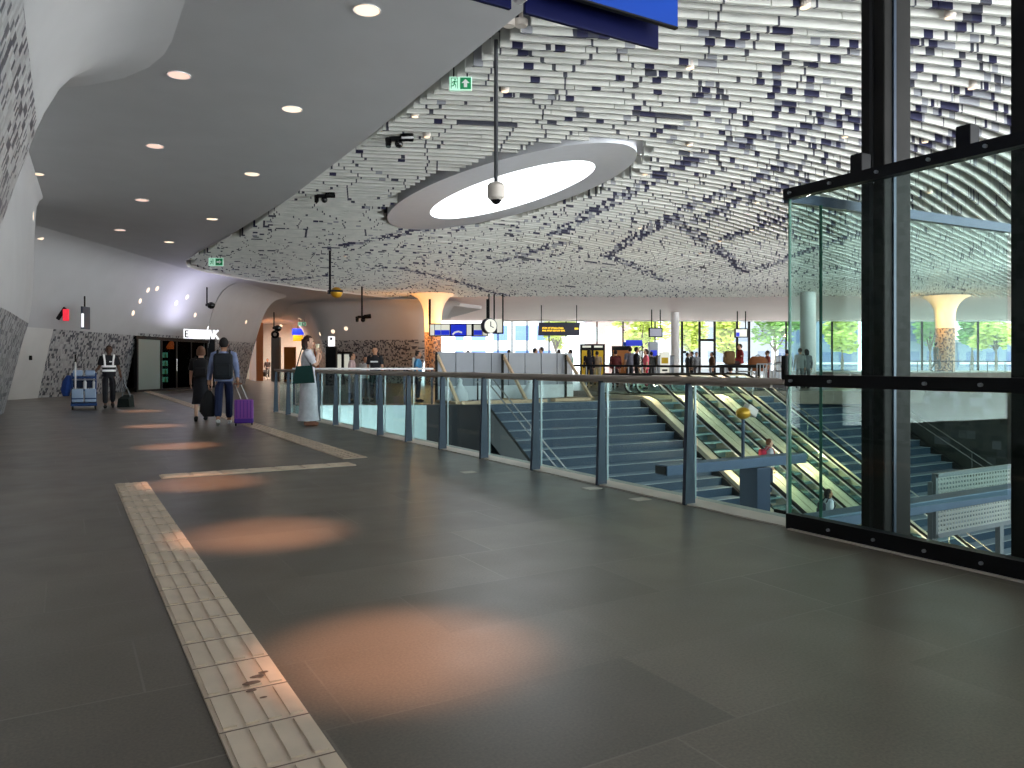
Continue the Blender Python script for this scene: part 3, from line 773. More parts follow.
# ------------------------------------------------------------------ hoarding with timber braces on the far landing
hy = 22.6
h0 = atY(437, 352, hy); h1 = atY(572, 352, hy)
t = thing('site_hoarding', 'grey panelled hoarding wall standing on the landing at the stair top', 'hoarding', ((h0.x+h1.x)/2, hy, 0))
n = 8; hw = (h1.x-h0.x)/n; ht = h0.z
for i in range(n):
    MB().box((h0.x+hw*(i+.5), hy, ht/2+.02), (hw-.03, .06, ht-.04), bevel=.006).build('panel', M['hoard'], t, world=True)
for i in range(n+1):
    MB().box((h0.x+hw*i, hy+.05, ht/2), (.05, .05, ht)).build('upright', M['silver'] if i % 2 else M['black'], t, world=True)
MB().box(((h0.x+h1.x)/2, hy-.06, .28), (h1.x-h0.x, .06, .46), bevel=.01).build('lower_board', M['sack'], t, world=True, label='white lower board')
for i, px in enumerate((437, 503, 566)):
    q = atY(px, 356, hy-.06)
    t = thing('timber_brace', ('raw timber brace propping the left end of the hoarding', 'raw timber brace propping the middle of the hoarding', 'raw timber brace propping the right end of the hoarding')[i], 'brace', (q.x, hy-.7, 0))
    top = Vector((q.x, hy-.08, ht-.1)); bot = Vector((q.x, hy-1.6, .05))
    d = bot-top; mid = (top+bot)/2
    R_ = d.to_track_quat('Z', 'X').to_matrix()
    MB().box(mid, (.10, .07, d.length), R_).build('strut', M['timber'], t, world=True)
    MB().box((q.x, hy-.85, .04), (.14, 1.6, .08)).build('foot', M['timber'], t, world=True)
    MB().box((q.x-.05, hy-.12, ht/2), (.07, .05, ht-.1)).build('upright', M['steel_dark'], t, world=True)
q = atY(450, 371.5, hy-.5)
tag(MB().path([(q.x-.6, q.y, .94), (q.x+1.0, q.y, .94), (q.x+1.0, q.y, .02)], .03, 8).build('guard_rail', M['black']), 'black bent guard rail in front of the hoarding, left end', 'rail')
for px, lab, w in ((460, 'white builders sack with a knotted neck by the left brace', .24), (530, 'white pointed builders sack by the right part of the hoarding', .26)):
    q = atY(px, 397, hy-.7)
    tag(MB().lathe([(w*1.0, 0), (w*1.15, .12), (w*1.05, .3), (w*.55, .5), (w*.28, .6), (w*.34, .72), (w*.1, .78)], (q.x, q.y, 0), 14).build('builders_sack', M['sack'], smooth=True), lab, 'sack')
for px0, px1, yy, lab in ((463, 545, hy-1.75, 'long timber plank lying below the hoarding'), (553, 592, hy-1.5, 'short timber plank lying at the right end of the hoarding')):
    a = atY(px0, 399, yy); c = atY(px1, 399, yy)
    tag(MB().box(((a.x+c.x)/2, yy, .05), (c.x-a.x, .3, .10), bevel=.01).build('timber_plank', M['timber']), lab, 'plank')

# ------------------------------------------------------------------ guard rail on the far landing and platform
gz = 30.5
t = thing('landing_railing', 'thin dark railing behind the escalator tops', 'railing', at(680, 380, gz) * 1)
a = at(572, 365.5, gz); c = at(765, 367, 31.5)
MB().path([a, c], .045, 8).build('handrail', M['black'], t, world=True)
for i in range(15):
    q = a.lerp(c, i/14); MB().tube((q.x, q.y, .2), (q.x, q.y, q.z), .025).build('post', M['silver'], t, world=True)
# raised terrace on the right behind the glass
p0 = at(905, 371, 44); p1 = at(1040, 372, 44)
mid = (p0+p1)/2; struct(MB().box((mid.x+FW.x*6, mid.y+FW.y*6, .40), (16, 12, .80), Rz(-TH)).build('floor_terrace', M['floor']))
t = thing('terrace_railing', 'thin railing on the terrace beside the flared column', 'railing', (mid.x, mid.y, .8))
a = at(900, 361, 44.3); c = at(1040, 361.5, 44.3)
MB().path([a, c], .03, 6).build('handrail', M['steel_dark'], t, world=True)
for i in range(9):
    q = a.lerp(c, i/8); MB().tube((q.x, q.y, .8), q, .02).build('post', M['steel_dark'], t, world=True)

# ------------------------------------------------------------------ columns of the hall
def flared_column(label, px, Z, r, zb, ztile, warm=True):
    p = at(px, 365, Z); zc = zceil(p.x, p.y)+.05
    o = thing('flared_column', label, 'column', (p.x, p.y, zb))
    bm = bmesh.new(); l = bm.loops.layers.uv.new('UVMap'); n = 28; g = []
    for k in range(9):
        z = (ztile-zb)*k/8; g.append([(bm.verts.new((math.cos(2*PI*j/n)*r, math.sin(2*PI*j/n)*r, z)), z) for j in range(n)])
    for a, c in zip(g, g[1:]):
        for j in range(n):
            f = bm.faces.new((a[j][0], a[(j+1) % n][0], c[(j+1) % n][0], c[j][0])); f.smooth = True
            for lp, uv in zip(f.loops, ((j/n*2*PI*r, a[j][1]), ((j+1)/n*2*PI*r, a[j][1]), ((j+1)/n*2*PI*r, c[j][1]), (j/n*2*PI*r, c[j][1]))): lp[l].uv = uv
    me = bpy.data.meshes.new('shaft'); bm.to_mesh(me); bm.free(); me.materials.append(M['mosaic_warm'])
    s_ = bpy.data.objects.new('shaft', me); COL.objects.link(s_); s_.parent = o
    H = zc-ztile; z0 = ztile-zb
    MB().lathe([(r, z0), (r*1.02, z0+H*.35), (r*1.12, z0+H*.58), (r*1.4, z0+H*.76), (r*1.85, z0+H*.9), (r*2.6, z0+H*1.0)], (0, 0, 0), 32, cap=False).build('capital', M['plaster_white'], o, smooth=True)
    if warm:
        for sgn in (-1, 1):
            L = bpy.data.lights.new('column_uplight', 'POINT'); L.energy = 42; L.color = (1, .44, .13); L.shadow_soft_size = .12
            lo = bpy.data.objects.new('column_uplight', L); COL.objects.link(lo)
            q = p - FW*1.7*r + RT*sgn*r*2.0; lo.location = (q.x, q.y, ztile+.5)
    return o
flared_column('flared column glowing orange left of the departure screens', 433, 47.0, .52, 0, 3.2)
flared_column('flared column glowing orange seen through the right glass', 945, 48.0, .56, .8, 3.5)
for px, Z, r, lab in ((808, 46, .46, 'plain white round column behind the left edge of the glass enclosure'), (675, 56, .30, 'slim white round column in front of the tree between the information screens')):
    p = at(px, 365, Z); o = thing('round_column', lab, 'column', (p.x, p.y, 0))
    MB().lathe([(r, 0), (r, zceil(p.x, p.y)+.2)], (0, 0, 0), 24).build('shaft', M['white'], o, smooth=True)
    MB().lathe([(r*1.1, 0), (r*1.1, .5), (r, .52)], (0, 0, 0), 24).build('base_collar', M['silver'], o)

# ------------------------------------------------------------------ glazed facade and outdoors
w1 = bpy.data.objects.new('window_1', None); COL.objects.link(w1); w1['kind'] = 'structure'; w1.location = at(740, 380, FZ)
zt = 4.62
mull = [498, 512, 527, 549, 566, 597, 623, 655, 682, 699.5, 714.6, 737, 749, 786, 832, 868, 922, 978, 1030]
for px in mull:
    q = at(px, 365, FZ); w_ = .16 if px in (682, 699.5, 714.6, 749, 737) else .10
    MB().box((q.x, q.y, zt/2), (w_, .16, zt), Rz(-TH)).build('mullion', M['steel_dark'], w1, world=True)
a = at(496, 365, FZ); c = at(1060, 365, FZ); mid = (a+c)/2; L = (c-a).length
MB().box((mid.x, mid.y, zt/2), (L, .03, zt), Rz(-TH)).build('glazing', M['glass_clear'], w1, world=True)
MB().box((mid.x, mid.y, zt+.05), (L, .2, .12), Rz(-TH)).build('head_rail', M['plaster_white'], w1, world=True)
for pa_, pb_, yy in ((699.5, 714.6, 340), (682, 686, 352)):
    a = at(pa_, yy, FZ-.1); c = at(pb_, yy, FZ-.1); MB().path([a, c], .10, 6).build('door_head', M['black'], w1, world=True)
bm = bmesh.new(); g = []
for i in range(14):
    Zs = 48.0 + i*.95
    g.append([bm.verts.new(FW*Zs + RT*la + Vector((0, 0, 5.62 - (5.62-4.68)*((Zs-48)/12.4)**1.3))) for la in (-9, 2, 10, 20, 30, 46)])
for a, c in zip(g, g[1:]):
    for j in range(5): bm.faces.new((a[j], a[j+1], c[j+1], c[j]))
mb = MB(); mb.bm.free(); mb.bm = bm; struct(mb.build('ceiling_soffit', M['soffit'], smooth=True))
# fascia closing the gap between the facade top and the roof
struct(MB().box((mid.x, mid.y, 5.4), (L*1.3, .12, 1.4), Rz(-TH)).build('wall_facade_head', M['soffit']))
struct(MB().box((at(700, 365, 120).x, at(700, 365, 120).y, -.35), (320, 116, .3), Rz(-TH)).build('ground_outside', M['pave']))
def building(label, px0, px1, ytop, Z, m, roofm=None):
    a = at(px0, 365, Z); c = at(px1, 365, Z); H = CH+(HZ-ytop)/F*Z; mid = (a+c)/2; w = (c-a).length
    o = thing('building', label, 'building', (mid.x, mid.y, -.2), -TH)
    MB().box((0, 5, H/2+.1), (w, 10, H+.2)).build('wall', m, o)
    MB().box((0, 5, H+.3), (w+.5, 10.5, .35)).build('roof', roofm or M['bld_grey'], o)
    MB().box((0, -.1, 1.6), (w*.96, .25, .25)).build('canopy', M['white'], o)
    return o
building('pinkish brick building beyond the glazing above the ticket machines', 592, 650, 318, 100, M['bld_pink'])
building('white building with blue windows behind the station clock', 455, 560, 300, 105, M['bld_white'])
building('grey building beyond the glazing between the two doors', 676, 772, 296, 110, M['bld_grey'])
building('blue grey building behind the plain white column', 806, 858, 302, 95, M['bld_blue'])
building('grey blue building with a dark canopy right of the steel column', 905, 934, 306, 90, M['bld_blue'])
building('low blue pavilion beyond the glowing column on the right', 958, 1040, 342, 92, M['bld_blue'])
def leaf_mesh(n, rx, rz, seed, sz=.34):
    r = random.Random(seed); bm = bmesh.new()
    cl = [(r.uniform(-.6, .6)*rx, r.uniform(-.6, .6)*rx, r.uniform(-.75, .8)*rz, r.uniform(.3, .55)) for _ in range(14)]
    for i in range(n):
        cx, cy, cz, cr = cl[r.randrange(14)]
        d = Vector((r.gauss(0, 1), r.gauss(0, 1), r.gauss(0, 1))).normalized()*(r.random()**.35)
        p = Vector((cx, cy, cz))+Vector((d.x*cr*rx, d.y*cr*rx, d.z*cr*rz))
        q = Matrix.Rotation(r.uniform(0, 6.28), 3, 'Z') @ Matrix.Rotation(r.uniform(-1.2, 1.2), 3, 'X'); s_ = sz*r.uniform(.6, 1.2)
        v = [bm.verts.new(p+q @ Vector(w)) for w in ((-s_, 0, 0), (0, -s_*.5, 0), (s_, 0, 0), (0, s_*.5, 0))]; bm.faces.new(v)
    return bm
def tree(label, px, Z, ytop, ybot, w_px, m, seed):
    p = at(px, 365, Z); zt = CH+(HZ-ytop)/F*Z; zb = max(1.2, CH+(HZ-ybot)/F*Z); rx = w_px/2*Z/F; rz = (zt-zb)/2
    o = thing('tree', label, 'tree', (p.x, p.y, -.2))
    mb = MB(); mb.path([(0, 0, 0), (.08, .02, (zb+.2)*.6), (0, 0, zb+rz*.7), (.1, 0, zb+rz*1.5)], [.22, .17, .13, .05], 8)
    for k in range(4):
        a = k*1.6+seed; mb.path([(0, 0, zb+.1*k), (math.cos(a)*rx*.35, math.sin(a)*rx*.35, zb+rz*.7), (math.cos(a)*rx*.6, math.sin(a)*rx*.6, zb+rz*1.2)], [.1, .07, .03], 6)
    mb.build('trunk', M['bark'], o)
    bm = leaf_mesh(2200, rx, rz, seed); bmesh.ops.translate(bm, verts=bm.verts[:], vec=(0, 0, zb+rz+.2))
    me = bpy.data.meshes.new('crown'); bm.to_mesh(me); bm.free(); me.materials.append(m)
    c = bpy.data.objects.new('crown', me); COL.objects.link(c); c.parent = o
for a in (('lime green tree behind the hanging information screen', 640, 88, 306, 352, 62, M['leaf_lime'], 1),
          ('pale lime tree left of the yellow timetable boards', 556, 92, 306, 350, 34, M['leaf_lime'], 2),
          ('slim lime tree behind the seated man in red', 726, 80, 308, 364, 26, M['leaf_lime'], 3),
          ('broad dark green tree left of the glass enclosure', 775, 84, 300, 352, 56, M['leaf_green'], 4),
          ('bushy yellow green tree behind the steel column base', 842, 80, 318, 350, 34, M['leaf_lime'], 5),
          ('dark green tree just left of the glowing column on the right', 930, 88, 304, 350, 30, M['leaf_green'], 6),
          ('dark green tree just right of the glowing column on the right', 972, 84, 300, 346, 32, M['leaf_green'], 7),
          ('yellow green tree with a bare trunk near the right column', 996, 80, 306, 350, 44, M['leaf_lime'], 8),
          ('green tree farthest behind the hall, beside the slim white column', 690, 97, 304, 350, 34, M['leaf_lime'], 9)):
    tree(*a)

# ------------------------------------------------------------------ downlights
def downlight(x, y, lab, m, on_=True, r=.15):
    z = zceil(x, y); o = thing('downlight', lab, 'ceiling light', (x, y, z-.012), group='downlights in the plaster ceiling')
    MB().lathe([(r, .01), (r*1.12, .0), (r*1.12, .012), (r, .03)], (0, 0, 0), 24, cap=False).build('trim_ring', M['white'], o)
    MB().lathe([(.001, .004), (r, .004)], (0, 0, 0), 24, cap=False).build('lens', m, o)
    if on_:
        L = bpy.data.lights.new('downlight_beam', 'SPOT'); L.energy = 520; L.color = (1, .52, .32); L.spot_size = math.radians(15); L.spot_blend = 1.0; L.shadow_soft_size = .08
        lo = bpy.data.objects.new('downlight_beam', L); COL.objects.link(lo); lo.location = (x, y, z-.05)
def cpt(px, py): v = on(px, py, 5.5); return v.x, v.y
k = 0
for px, py in ((179, 75), (155, 146), (142, 200), (120, 230), (110, 251)):
    x, y = cpt(px, py); downlight(x, y, 'rosy round downlight, %s from the camera in the plaster ceiling middle row' % ORD[k], M['lens_pink']); k += 1
k = 0
for px, py in ((367, 10), (292, 109), (252, 174), (212, 219), (169, 242), (156, 264)):
    x, y = cpt(px, py); downlight(x, y, 'warm round downlight, %s from the camera in the row beside the slat ceiling' % ORD[k], M['lens'], False); k += 1
def surf_light(px, py, name, lab, m, r, grp):
    bpy.context.view_layer.update(); o0 = Vector((0, 0, CH)); d = (at(px, py, 10)-o0).normalized()
    ok, hit, nrm, *_ = S.ray_cast(bpy.context.evaluated_depsgraph_get(), o0, d)
    if not ok: return
    if nrm.dot(d) > 0: nrm = -nrm
    o = thing(name, lab, 'ceiling light', hit+nrm*.012, group=grp); o.rotation_euler = (-nrm).to_track_quat('Z', 'Y').to_euler()
    MB().lathe([(r, .01), (r*1.12, .0), (r*1.12, .012), (r, .03)], (0, 0, 0), 24, cap=False).build('trim_ring', M['white'], o)
    MB().lathe([(.001, .004), (r, .004)], (0, 0, 0), 24, cap=False).build('lens', m, o)
k = 0
for px, py in ((38, 174), (33, 216), (40, 239)):
    surf_light(px, py, 'downlight', 'yellowish round downlight, %s from the camera in the row along the left wall' % ORD[k], M['lens'], .11, 'downlights in the plaster ceiling'); k += 1
for y, lab in ((3.0, 'first'), (5.6, 'second'), (8.3, 'third')):
    L = bpy.data.lights.new('downlight_beam', 'SPOT'); L.energy = 520; L.color = (1, .52, .32); L.spot_size = math.radians(15); L.spot_blend = 1.0; L.shadow_soft_size = .08
    lo = bpy.data.objects.new('downlight_beam', L); COL.objects.link(lo); lo.location = (1.24, y, 5.45)
far = [(148, 290), (133, 313), (140, 301), (157, 288.5), (187, 297), (176, 303), (246, 322), (195, 315)]
for i, (px, py) in enumerate(far):
    surf_light(px, py, 'cove_spotlight', 'small bright spotlight, %s of the cluster on the ceiling before the dark shop doors' % ORD[i], M['lens'], .11, 'spotlights on the far cove')
for i, (px, py) in enumerate(((272, 322), (300, 319), (320, 334), (333, 331.5), (346, 328.5), (281, 326))):
    surf_light(px, py, 'cove_spotlight', 'small bright spotlight, %s of the cluster above the lit passage' % ORD[i], M['lens'], .13, 'spotlights above the passage')
# small lamps between the slats
r = random.Random(11)
for px, py in ((427, 140), (645, 177), (690, 148), (757, 205), (752, 232), (720, 243), (415, 120), (505, 95), (690, 72), (805, 12), (866, 170), (930, 195), (845, 140), (640, 230), (560, 270), (700, 255), (345, 258), (440, 270), (950, 22), (972, 92), (925, 145)):
    v = on(px, py, 5.5)
    o = thing('slat_lamp', 'small warm lamp set between the white ceiling slats', 'ceiling light', (v.x, v.y, 5.585), group='lamps between the ceiling slats')
    MB().lathe([(.05, .3), (.07, .0), (.05, -.03), (.001, -.03)], (0, 0, 0), 12, cap=False).build('housing', M['cream'], o)
    MB().lathe([(.001, -.034), (.06, -.034)], (0, 0, 0), 12, cap=False).build('lens', M['lens'], o)

# ------------------------------------------------------------------ signs and hanging things
# blue station sign above the camera
c0 = at(678, 27, 5.2)
def hang_sign(label, x0, x1):
    o = thing('blue_sign_box', label, 'sign', ((x0+x1)/2, c0.y+.1, c0.z))
    MB().box(((x0+x1)/2, c0.y+.015, c0.z+.35), (x1-x0, .03, .70), bevel=.004).build('front_panel', M['blue_sign'], o, world=True)
    MB().box(((x0+x1)/2, c0.y+.20, c0.z+.265), (x1-x0-.02, .03, .70), bevel=.004).build('back_panel', M['blue_dark'], o, world=True)
    MB().box(((x0+x1)/2, c0.y+.11, c0.z+.12), (x1-x0-.04, .16, .02)).build('underside', M['blue_dark'], o, world=True)
    MB().box(((x0+x1)/2, c0.y+.015, c0.z-.005), (x1-x0, .034, .012)).build('bottom_lip', M['black'], o, world=True)
    MB().tube(((x0+x1)/2, c0.y+.1, c0.z+.6), ((x0+x1)/2, c0.y+.1, 5.6), .03).build('hanger', M['steel_dark'], o, world=True)
    return o
xs = c0.x; xg = atY(527, 10, c0.y+.1).x
hang_sign('bright blue hanging sign box seen from below at the top edge', xg+.03, xs)
hang_sign('blue hanging sign box cut by the top edge, left of the white bracket', xg-1.3, xg-.05)
o = thing('sign_bracket', 'white bracket joining the two blue hanging signs', 'bracket', (xg, c0.y+.1, c0.z))
MB().box((xg-.01, c0.y+.12, c0.z+.16), (.06, .16, .4), bevel=.01).build('clamp', M['white'], o, world=True)
MB().tube((xg-.01, c0.y+.12, c0.z+.3), (xg-.01, c0.y+.12, 5.6), .03).build('rod', M['white'], o, world=True)
for px, lab in ((509, 'left of two cream ceiling discs below the blue signs'), (521, 'right of two cream ceiling discs below the blue signs')):
    q = at(px, 24, 9.9)
    o = thing('ceiling_disc', lab, 'ceiling fixture', (q.x, q.y, q.z))
    MB().lathe([(.001, -.03), (.075, -.03), (.09, 0), (.09, .05)], (0, 0, 0), 20, cap=False).build('cover', M['cream'], o, smooth=True)
    MB().tube((0, 0, .03), (0, 0, .35), .03).build('stem', M['cream'], o)
# camera on a long pole
v = on(496, 50, 5.56); o = thing('dome_camera', 'white dome camera on a long black pole in front of the skylight', 'camera', (v.x, v.y, 3.46))
zb_ = at(496, 203, depth(v.x, v.y)).z
o.location.z = zb_
MB().tube((0, 0, .26), (0, 0, 5.7-zb_), .028, n=12).build('pole', mat('ribbed_black_pole', (52, 54, 58), .5, noise=.1, nscale=30), o)
MB().lathe([(.08, .04), (.118, .075), (.122, .24), (.09, .275), (.03, .29)], (0, 0, 0), 24).build('housing', M['cream'], o, smooth=True)
MB().lathe([(.005, -.02), (.045, -.008), (.075, .03), (.08, .06)], (0, 0, 0), 20).build('dome', M['dome'], o, smooth=True)
def hang_cam(label, px, ytop, ybot, Z, m, s_=1.0):
    a = at(px, ytop, Z); c = at(px, ybot, Z)
    o = thing('hanging_camera', label, 'camera', (c.x, c.y, c.z))
    MB().tube((0, 0, 0), (0, 0, a.z-c.z+.3), .035*s_).build('pole', M['black'], o)
    MB().box((0, 0, .0), (.12*s_, .2*s_, .12*s_), bevel=.02).build('bracket', M['black'], o)
    MB().sph((RT.x*.2*s_, RT.y*.2*s_, -.02), .19*s_, (1, 1, .9)).build('dome', m, o, smooth=True)
    MB().lathe([(.12*s_, .10), (.20*s_, .06), (.20*s_, -.02)], (RT.x*.2*s_, RT.y*.2*s_, 0), 16, cap=False).build('hood', M['dome'], o)
hang_cam('gold dome camera on a black pole hanging from the slat ceiling', 330, 252, 292, 29.5, M['gold'], 1.25)
hang_cam('dark camera on a short pole at the rounded edge of the slats', 207, 294, 305, 34, M['dome'], .9)
hang_cam('dark camera hanging in front of the lit passage', 274, 318, 328, 40, M['dome'], 1.0)
def cam_cluster(label, px, py, Z, s_):
    c = at(px, py, Z); o = thing('camera_cluster', label, 'camera', (c.x, c.y, c.z), -TH)
    MB().tube((0, 0, 0), (0, 0, zceil(c.x, c.y)+.01-c.z), .03*s_).build('stem', M['black'], o)
    MB().box((0, 0, 0), (.30*s_, .10*s_, .09*s_), bevel=.02).build('arm', M['black'], o)
    MB().tube((.08*s_, -.08*s_, .0), (.30*s_, .0, .03*s_), .07*s_, .08*s_, 12).build('camera_body', M['dome'], o)
    MB().tube((-.16*s_, 0, .0), (-.16*s_, -.04*s_, -.16*s_), .07*s_, .05*s_, 12).build('camera_body', M['dome'], o)
    MB().sph((.04*s_, -.02*s_, -.10*s_), .08*s_).build('dome', M['dome'], o, smooth=True)
cam_cluster('black camera cluster fixed at the plaster edge under the exit sign', 397, 139, 14.6, 1.0)
cam_cluster('black camera cluster fixed at the plaster edge, farther than its twin', 323, 196, 19.6, 1.0)
cam_cluster('black camera cluster hanging before the far plaster cove', 362, 317, 42, 1.6)
# exit signs
def exit_sign(label, px, py, Z, w, h, arrow='up'):
    c = at(px, py, Z); o = thing('exit_sign', label, 'exit sign', (c.x, c.y, c.z), -TH)
    MB().box((0, 0, 0), (w, .05, h), bevel=.006).build('case', M['green_lit'], o)
    MB().box((w*.23, -.028, 0), (w*.48, .006, h*.82)).build('arrow_field', M['green'], o)
    f = -.033; mb = MB(); aw = h*.28
    pts = [(0, .36), (.34, .02), (.14, .02), (.14, -.34), (-.14, -.34), (-.14, .02), (-.34, .02)]
    if arrow == 'right': pts = [(q[1], -q[0]) for q in pts]
    mb.prism(pts, lambda p: Vector((w*.23+p[0]*h*.85, f-.002, p[1]*h*.85)), lambda p: Vector((w*.23+p[0]*h*.85, f+.003, p[1]*h*.85))); mb.build('arrow', M['white'], o)
    mb = MB(); X = -w*.26; s_ = h*.36
    mb.box((X+.62*s_, f, 0), (s_*.10, .006, s_*2.1)); mb.box((X-.62*s_, f, 0), (s_*.10, .006, s_*2.1)); mb.box((X, f, s_*1.03), (s_*1.3, .006, s_*.1))
    mb.build('door_symbol', M['green'], o)
    mb = MB(); P = lambda x, z: Vector((X+x*s_, f, z*s_))
    mb.sph(P(.12, .72), s_*.17, (1, .2, 1)); mb.path([P(.08, .45), P(-.06, -.1)], s_*.16, 6)
    mb.path([P(-.06, -.1), P(.26, -.36), P(.18, -.82)], s_*.1, 6); mb.path([P(-.06, -.1), P(-.2, -.5), P(-.55, -.55)], s_*.1, 6)
    mb.path([P(.08, .4), P(.36, .22), P(.5, .4)], s_*.08, 6); mb.path([P(.06, .4), P(-.3, .32), P(-.42, .02)], s_*.08, 6)
    mb.build('running_figure', M['green'], o)
    MB().box((-w*.3, .0, h*.5+.10), (.02, .02, .22)).build('hanger', M['black'], o); MB().box((w*.3, .0, h*.5+.10), (.02, .02, .22)).build('hanger', M['black'], o)
exit_sign('green exit sign with running figure and up arrow at the near slat edge', 460.5, 84, 11.6, .34, .21)
exit_sign('green exit sign with right arrow on the far slats at the left', 216, 262, 30.5, .58, .32, 'right')
exit_sign('small pale green exit sign above the lit passage', 302, 324, 48, .5, .24, 'right')
# lit white shop sign
p = shop(.86, 1.25, 0); q = shop(1.75, 1.25, 0)
L0 = at(184, 334, 35.6); L1 = at(216, 334.5, 37.0)
ang = math.atan2(L1.y-L0.y, L1.x-L0.x); mid = (L0+L1)/2; W = (L1-L0).length
o = thing('shop_sign', 'glowing white shop sign above the dark glass doors', 'sign', mid, ang)
MB().box((-.22*W/2, 0, 0), (W*.78, .10, .44), bevel=.01).build('light_box', M['sign_white'], o)
def letters(par, strokes, x, z, s_, m, y):
    mb = MB()
    for (a, b_) in strokes: mb.path([(x+a[0]*s_, y, z+a[1]*s_), (x+b_[0]*s_, y, z+b_[1]*s_)], s_*.11, 6)
    return mb.build('lettering', m, par)
E = [((0, 0), (0, 1)), ((0, 1), (.55, 1)), ((0, .5), (.45, .5)), ((0, 0), (.55, 0))]
Vv = [((0, 1), (.3, 0)), ((.3, 0), (.6, 1))]; K = [((0, 0), (0, 1)), ((0, .45), (.55, 1)), ((.12, .5), (.6, 0))]
letters(o, E, -.48*W, -.15, .28, M['steel_dark'], -.06)
letters(o, Vv, .30*W, -.2, .42, M['sign_white'], -.02); letters(o, K, .42*W, -.2, .42, M['sign_white'], -.02)
L = bpy.data.lights.new('sign_glow', 'AREA'); L.energy = 14; L.size = 1.2; L.size_y = .2; L.shape = 'RECTANGLE'; L.color = (.75, .72, 1)
lo = bpy.data.objects.new('sign_glow', L); COL.objects.link(lo); lo.location = mid+Vector((.0, .0, .28)); lo.rotation_euler = (PI, 0, ang)
# red lit sign and blue flag sign on the left
c = at(66, 315, 27); o = thing('red_light_sign', 'small red lit sign hanging at the far left cove', 'sign', c, -TH)
MB().box((0, 0, 0), (.20, .08, .42), bevel=.02).build('face', M['red'], o); MB().box((-.16, 0, .05), (.14, .06, .5), Matrix.Rotation(.6, 3, 'Y'), .02).build('arm', M['black'], o)
c = at(85.5, 318, 28); o = thing('flag_sign', 'narrow blue and white flag sign hanging left of the cleaner', 'sign', c, -TH)
MB().box((0, 0, 0), (.07, .5, .82), bevel=.01).build('panel', M['steel_blue'], o); MB().box((.04, -.26, -.1), (.08, .02, .5)).build('lit_edge', M['sign_white'], o)
MB().box((-.03, 0, .55), (.04, .04, .5)).build('arm', M['black'], o)
c = at(55, 327.5, 28); o = thing('wall_lamp', 'pair of white round lamps above the leaning white door', 'lamp', c, -TH)
for dz in (.12, -.14): MB().sph((0, -.06, dz), .10, (1, .6, .8)).build('globe', M['sign_white'], o, smooth=True)
MB().box((0, .02, 0), (.12, .06, .5), bevel=.01).build('back_plate', M['white'], o)
# departure screens
Zs = 36
a = at(429, 330, Zs); c = at(488, 330, Zs); mid = (a+c)/2; W = (c-a).length
o = thing('departure_screens', 'row of lit departure screens in a black frame before the glowing column', 'screen', (mid.x, mid.y, mid.z), -TH)
hgt = 13*Zs/F
MB().box((0, .05, 0), (W, .10, hgt), bevel=.01).build('frame', M['black'], o)
x = -W/2
for u0, u1, kind in ((.02, .09, 'screen_white'), (.10, .20, 'screen_white'), (.205, .35, 'screen_white'), (.37, .63, 'screen_blue'), (.64, .72, 'screen_white'), (.76, .90, 'screen_white'), (.91, .985, 'screen_white')):
    s_ = MB().box((x+W*(u0+u1)/2, -.01, 0), (W*(u1-u0), .03, hgt*.82)).build('screen', M[kind], o)
    if u1-u0 > .09 and kind == 'screen_white':
        MB().box((x+W*(u0+u1)/2, -.028, -hgt*.2), (W*(u1-u0)*.98, .01, hgt*.38)).build('blue_band', M['screen_blue'], s_)
    if kind == 'screen_blue':
        MB().path([(x+W*.40, -.03, -hgt*.36), (x+W*.44, -.03, -hgt*.18), (x+W*.50, -.03, -hgt*.12), (x+W*.56, -.03, -hgt*.2)], .045, 6).build('white_swoosh', M['screen_white'], s_)
for xx in (-W/2+.03, W/2-.03):
    MB().box((xx, .05, hgt/2+.55), (.10, .10, 1.2)).build('hanger', M['black'], o)
# clock
c = at(489, 326, 35.5); o = thing('station_clock', 'round station clock with blue rim hanging right of the departure screens', 'clock', c, -TH+.55)
MB().tube((0, .14, 0), (0, -.14, 0), .36, n=28).build('case', M['navy'], o)
MB().tube((0, -.141, 0), (0, -.15, 0), .32, n=28).build('face', M['screen_white'], o)
MB().box((0, -.16, .09), (.04, .01, .22)).build('hour_hand', M['black'], o); MB().box((.06, -.16, -.04), (.2, .01, .03), Matrix.Rotation(.4, 3, 'Y')).build('minute_hand', M['black'], o)
MB().tube((0, 0, .34), (0, 0, 1.5), .035).build('hanger', M['black'], o)
c = at(498, 326, 36); o = thing('white_hanging_sign', 'white square sign with a blue corner hanging beside the clock', 'sign', c, -TH)
MB().box((0, 0, 0), (.40, .08, .62), bevel=.01).build('panel', M['screen_white'], o); MB().box((-.12, -.045, -.18), (.16, .02, .26)).build('blue_corner', M['navy'], o)
MB().box((.23, 0, .1), (.07, .1, .85)).build('side_frame', M['black'], o); MB().box((0, 0, -.34), (.52, .1, .06)).build('bottom_frame', M['black'], o)
for xx in (-.18, .23): MB().box((xx, 0, .9), (.07, .07, 1.2)).build('hanger', M['black'], o)
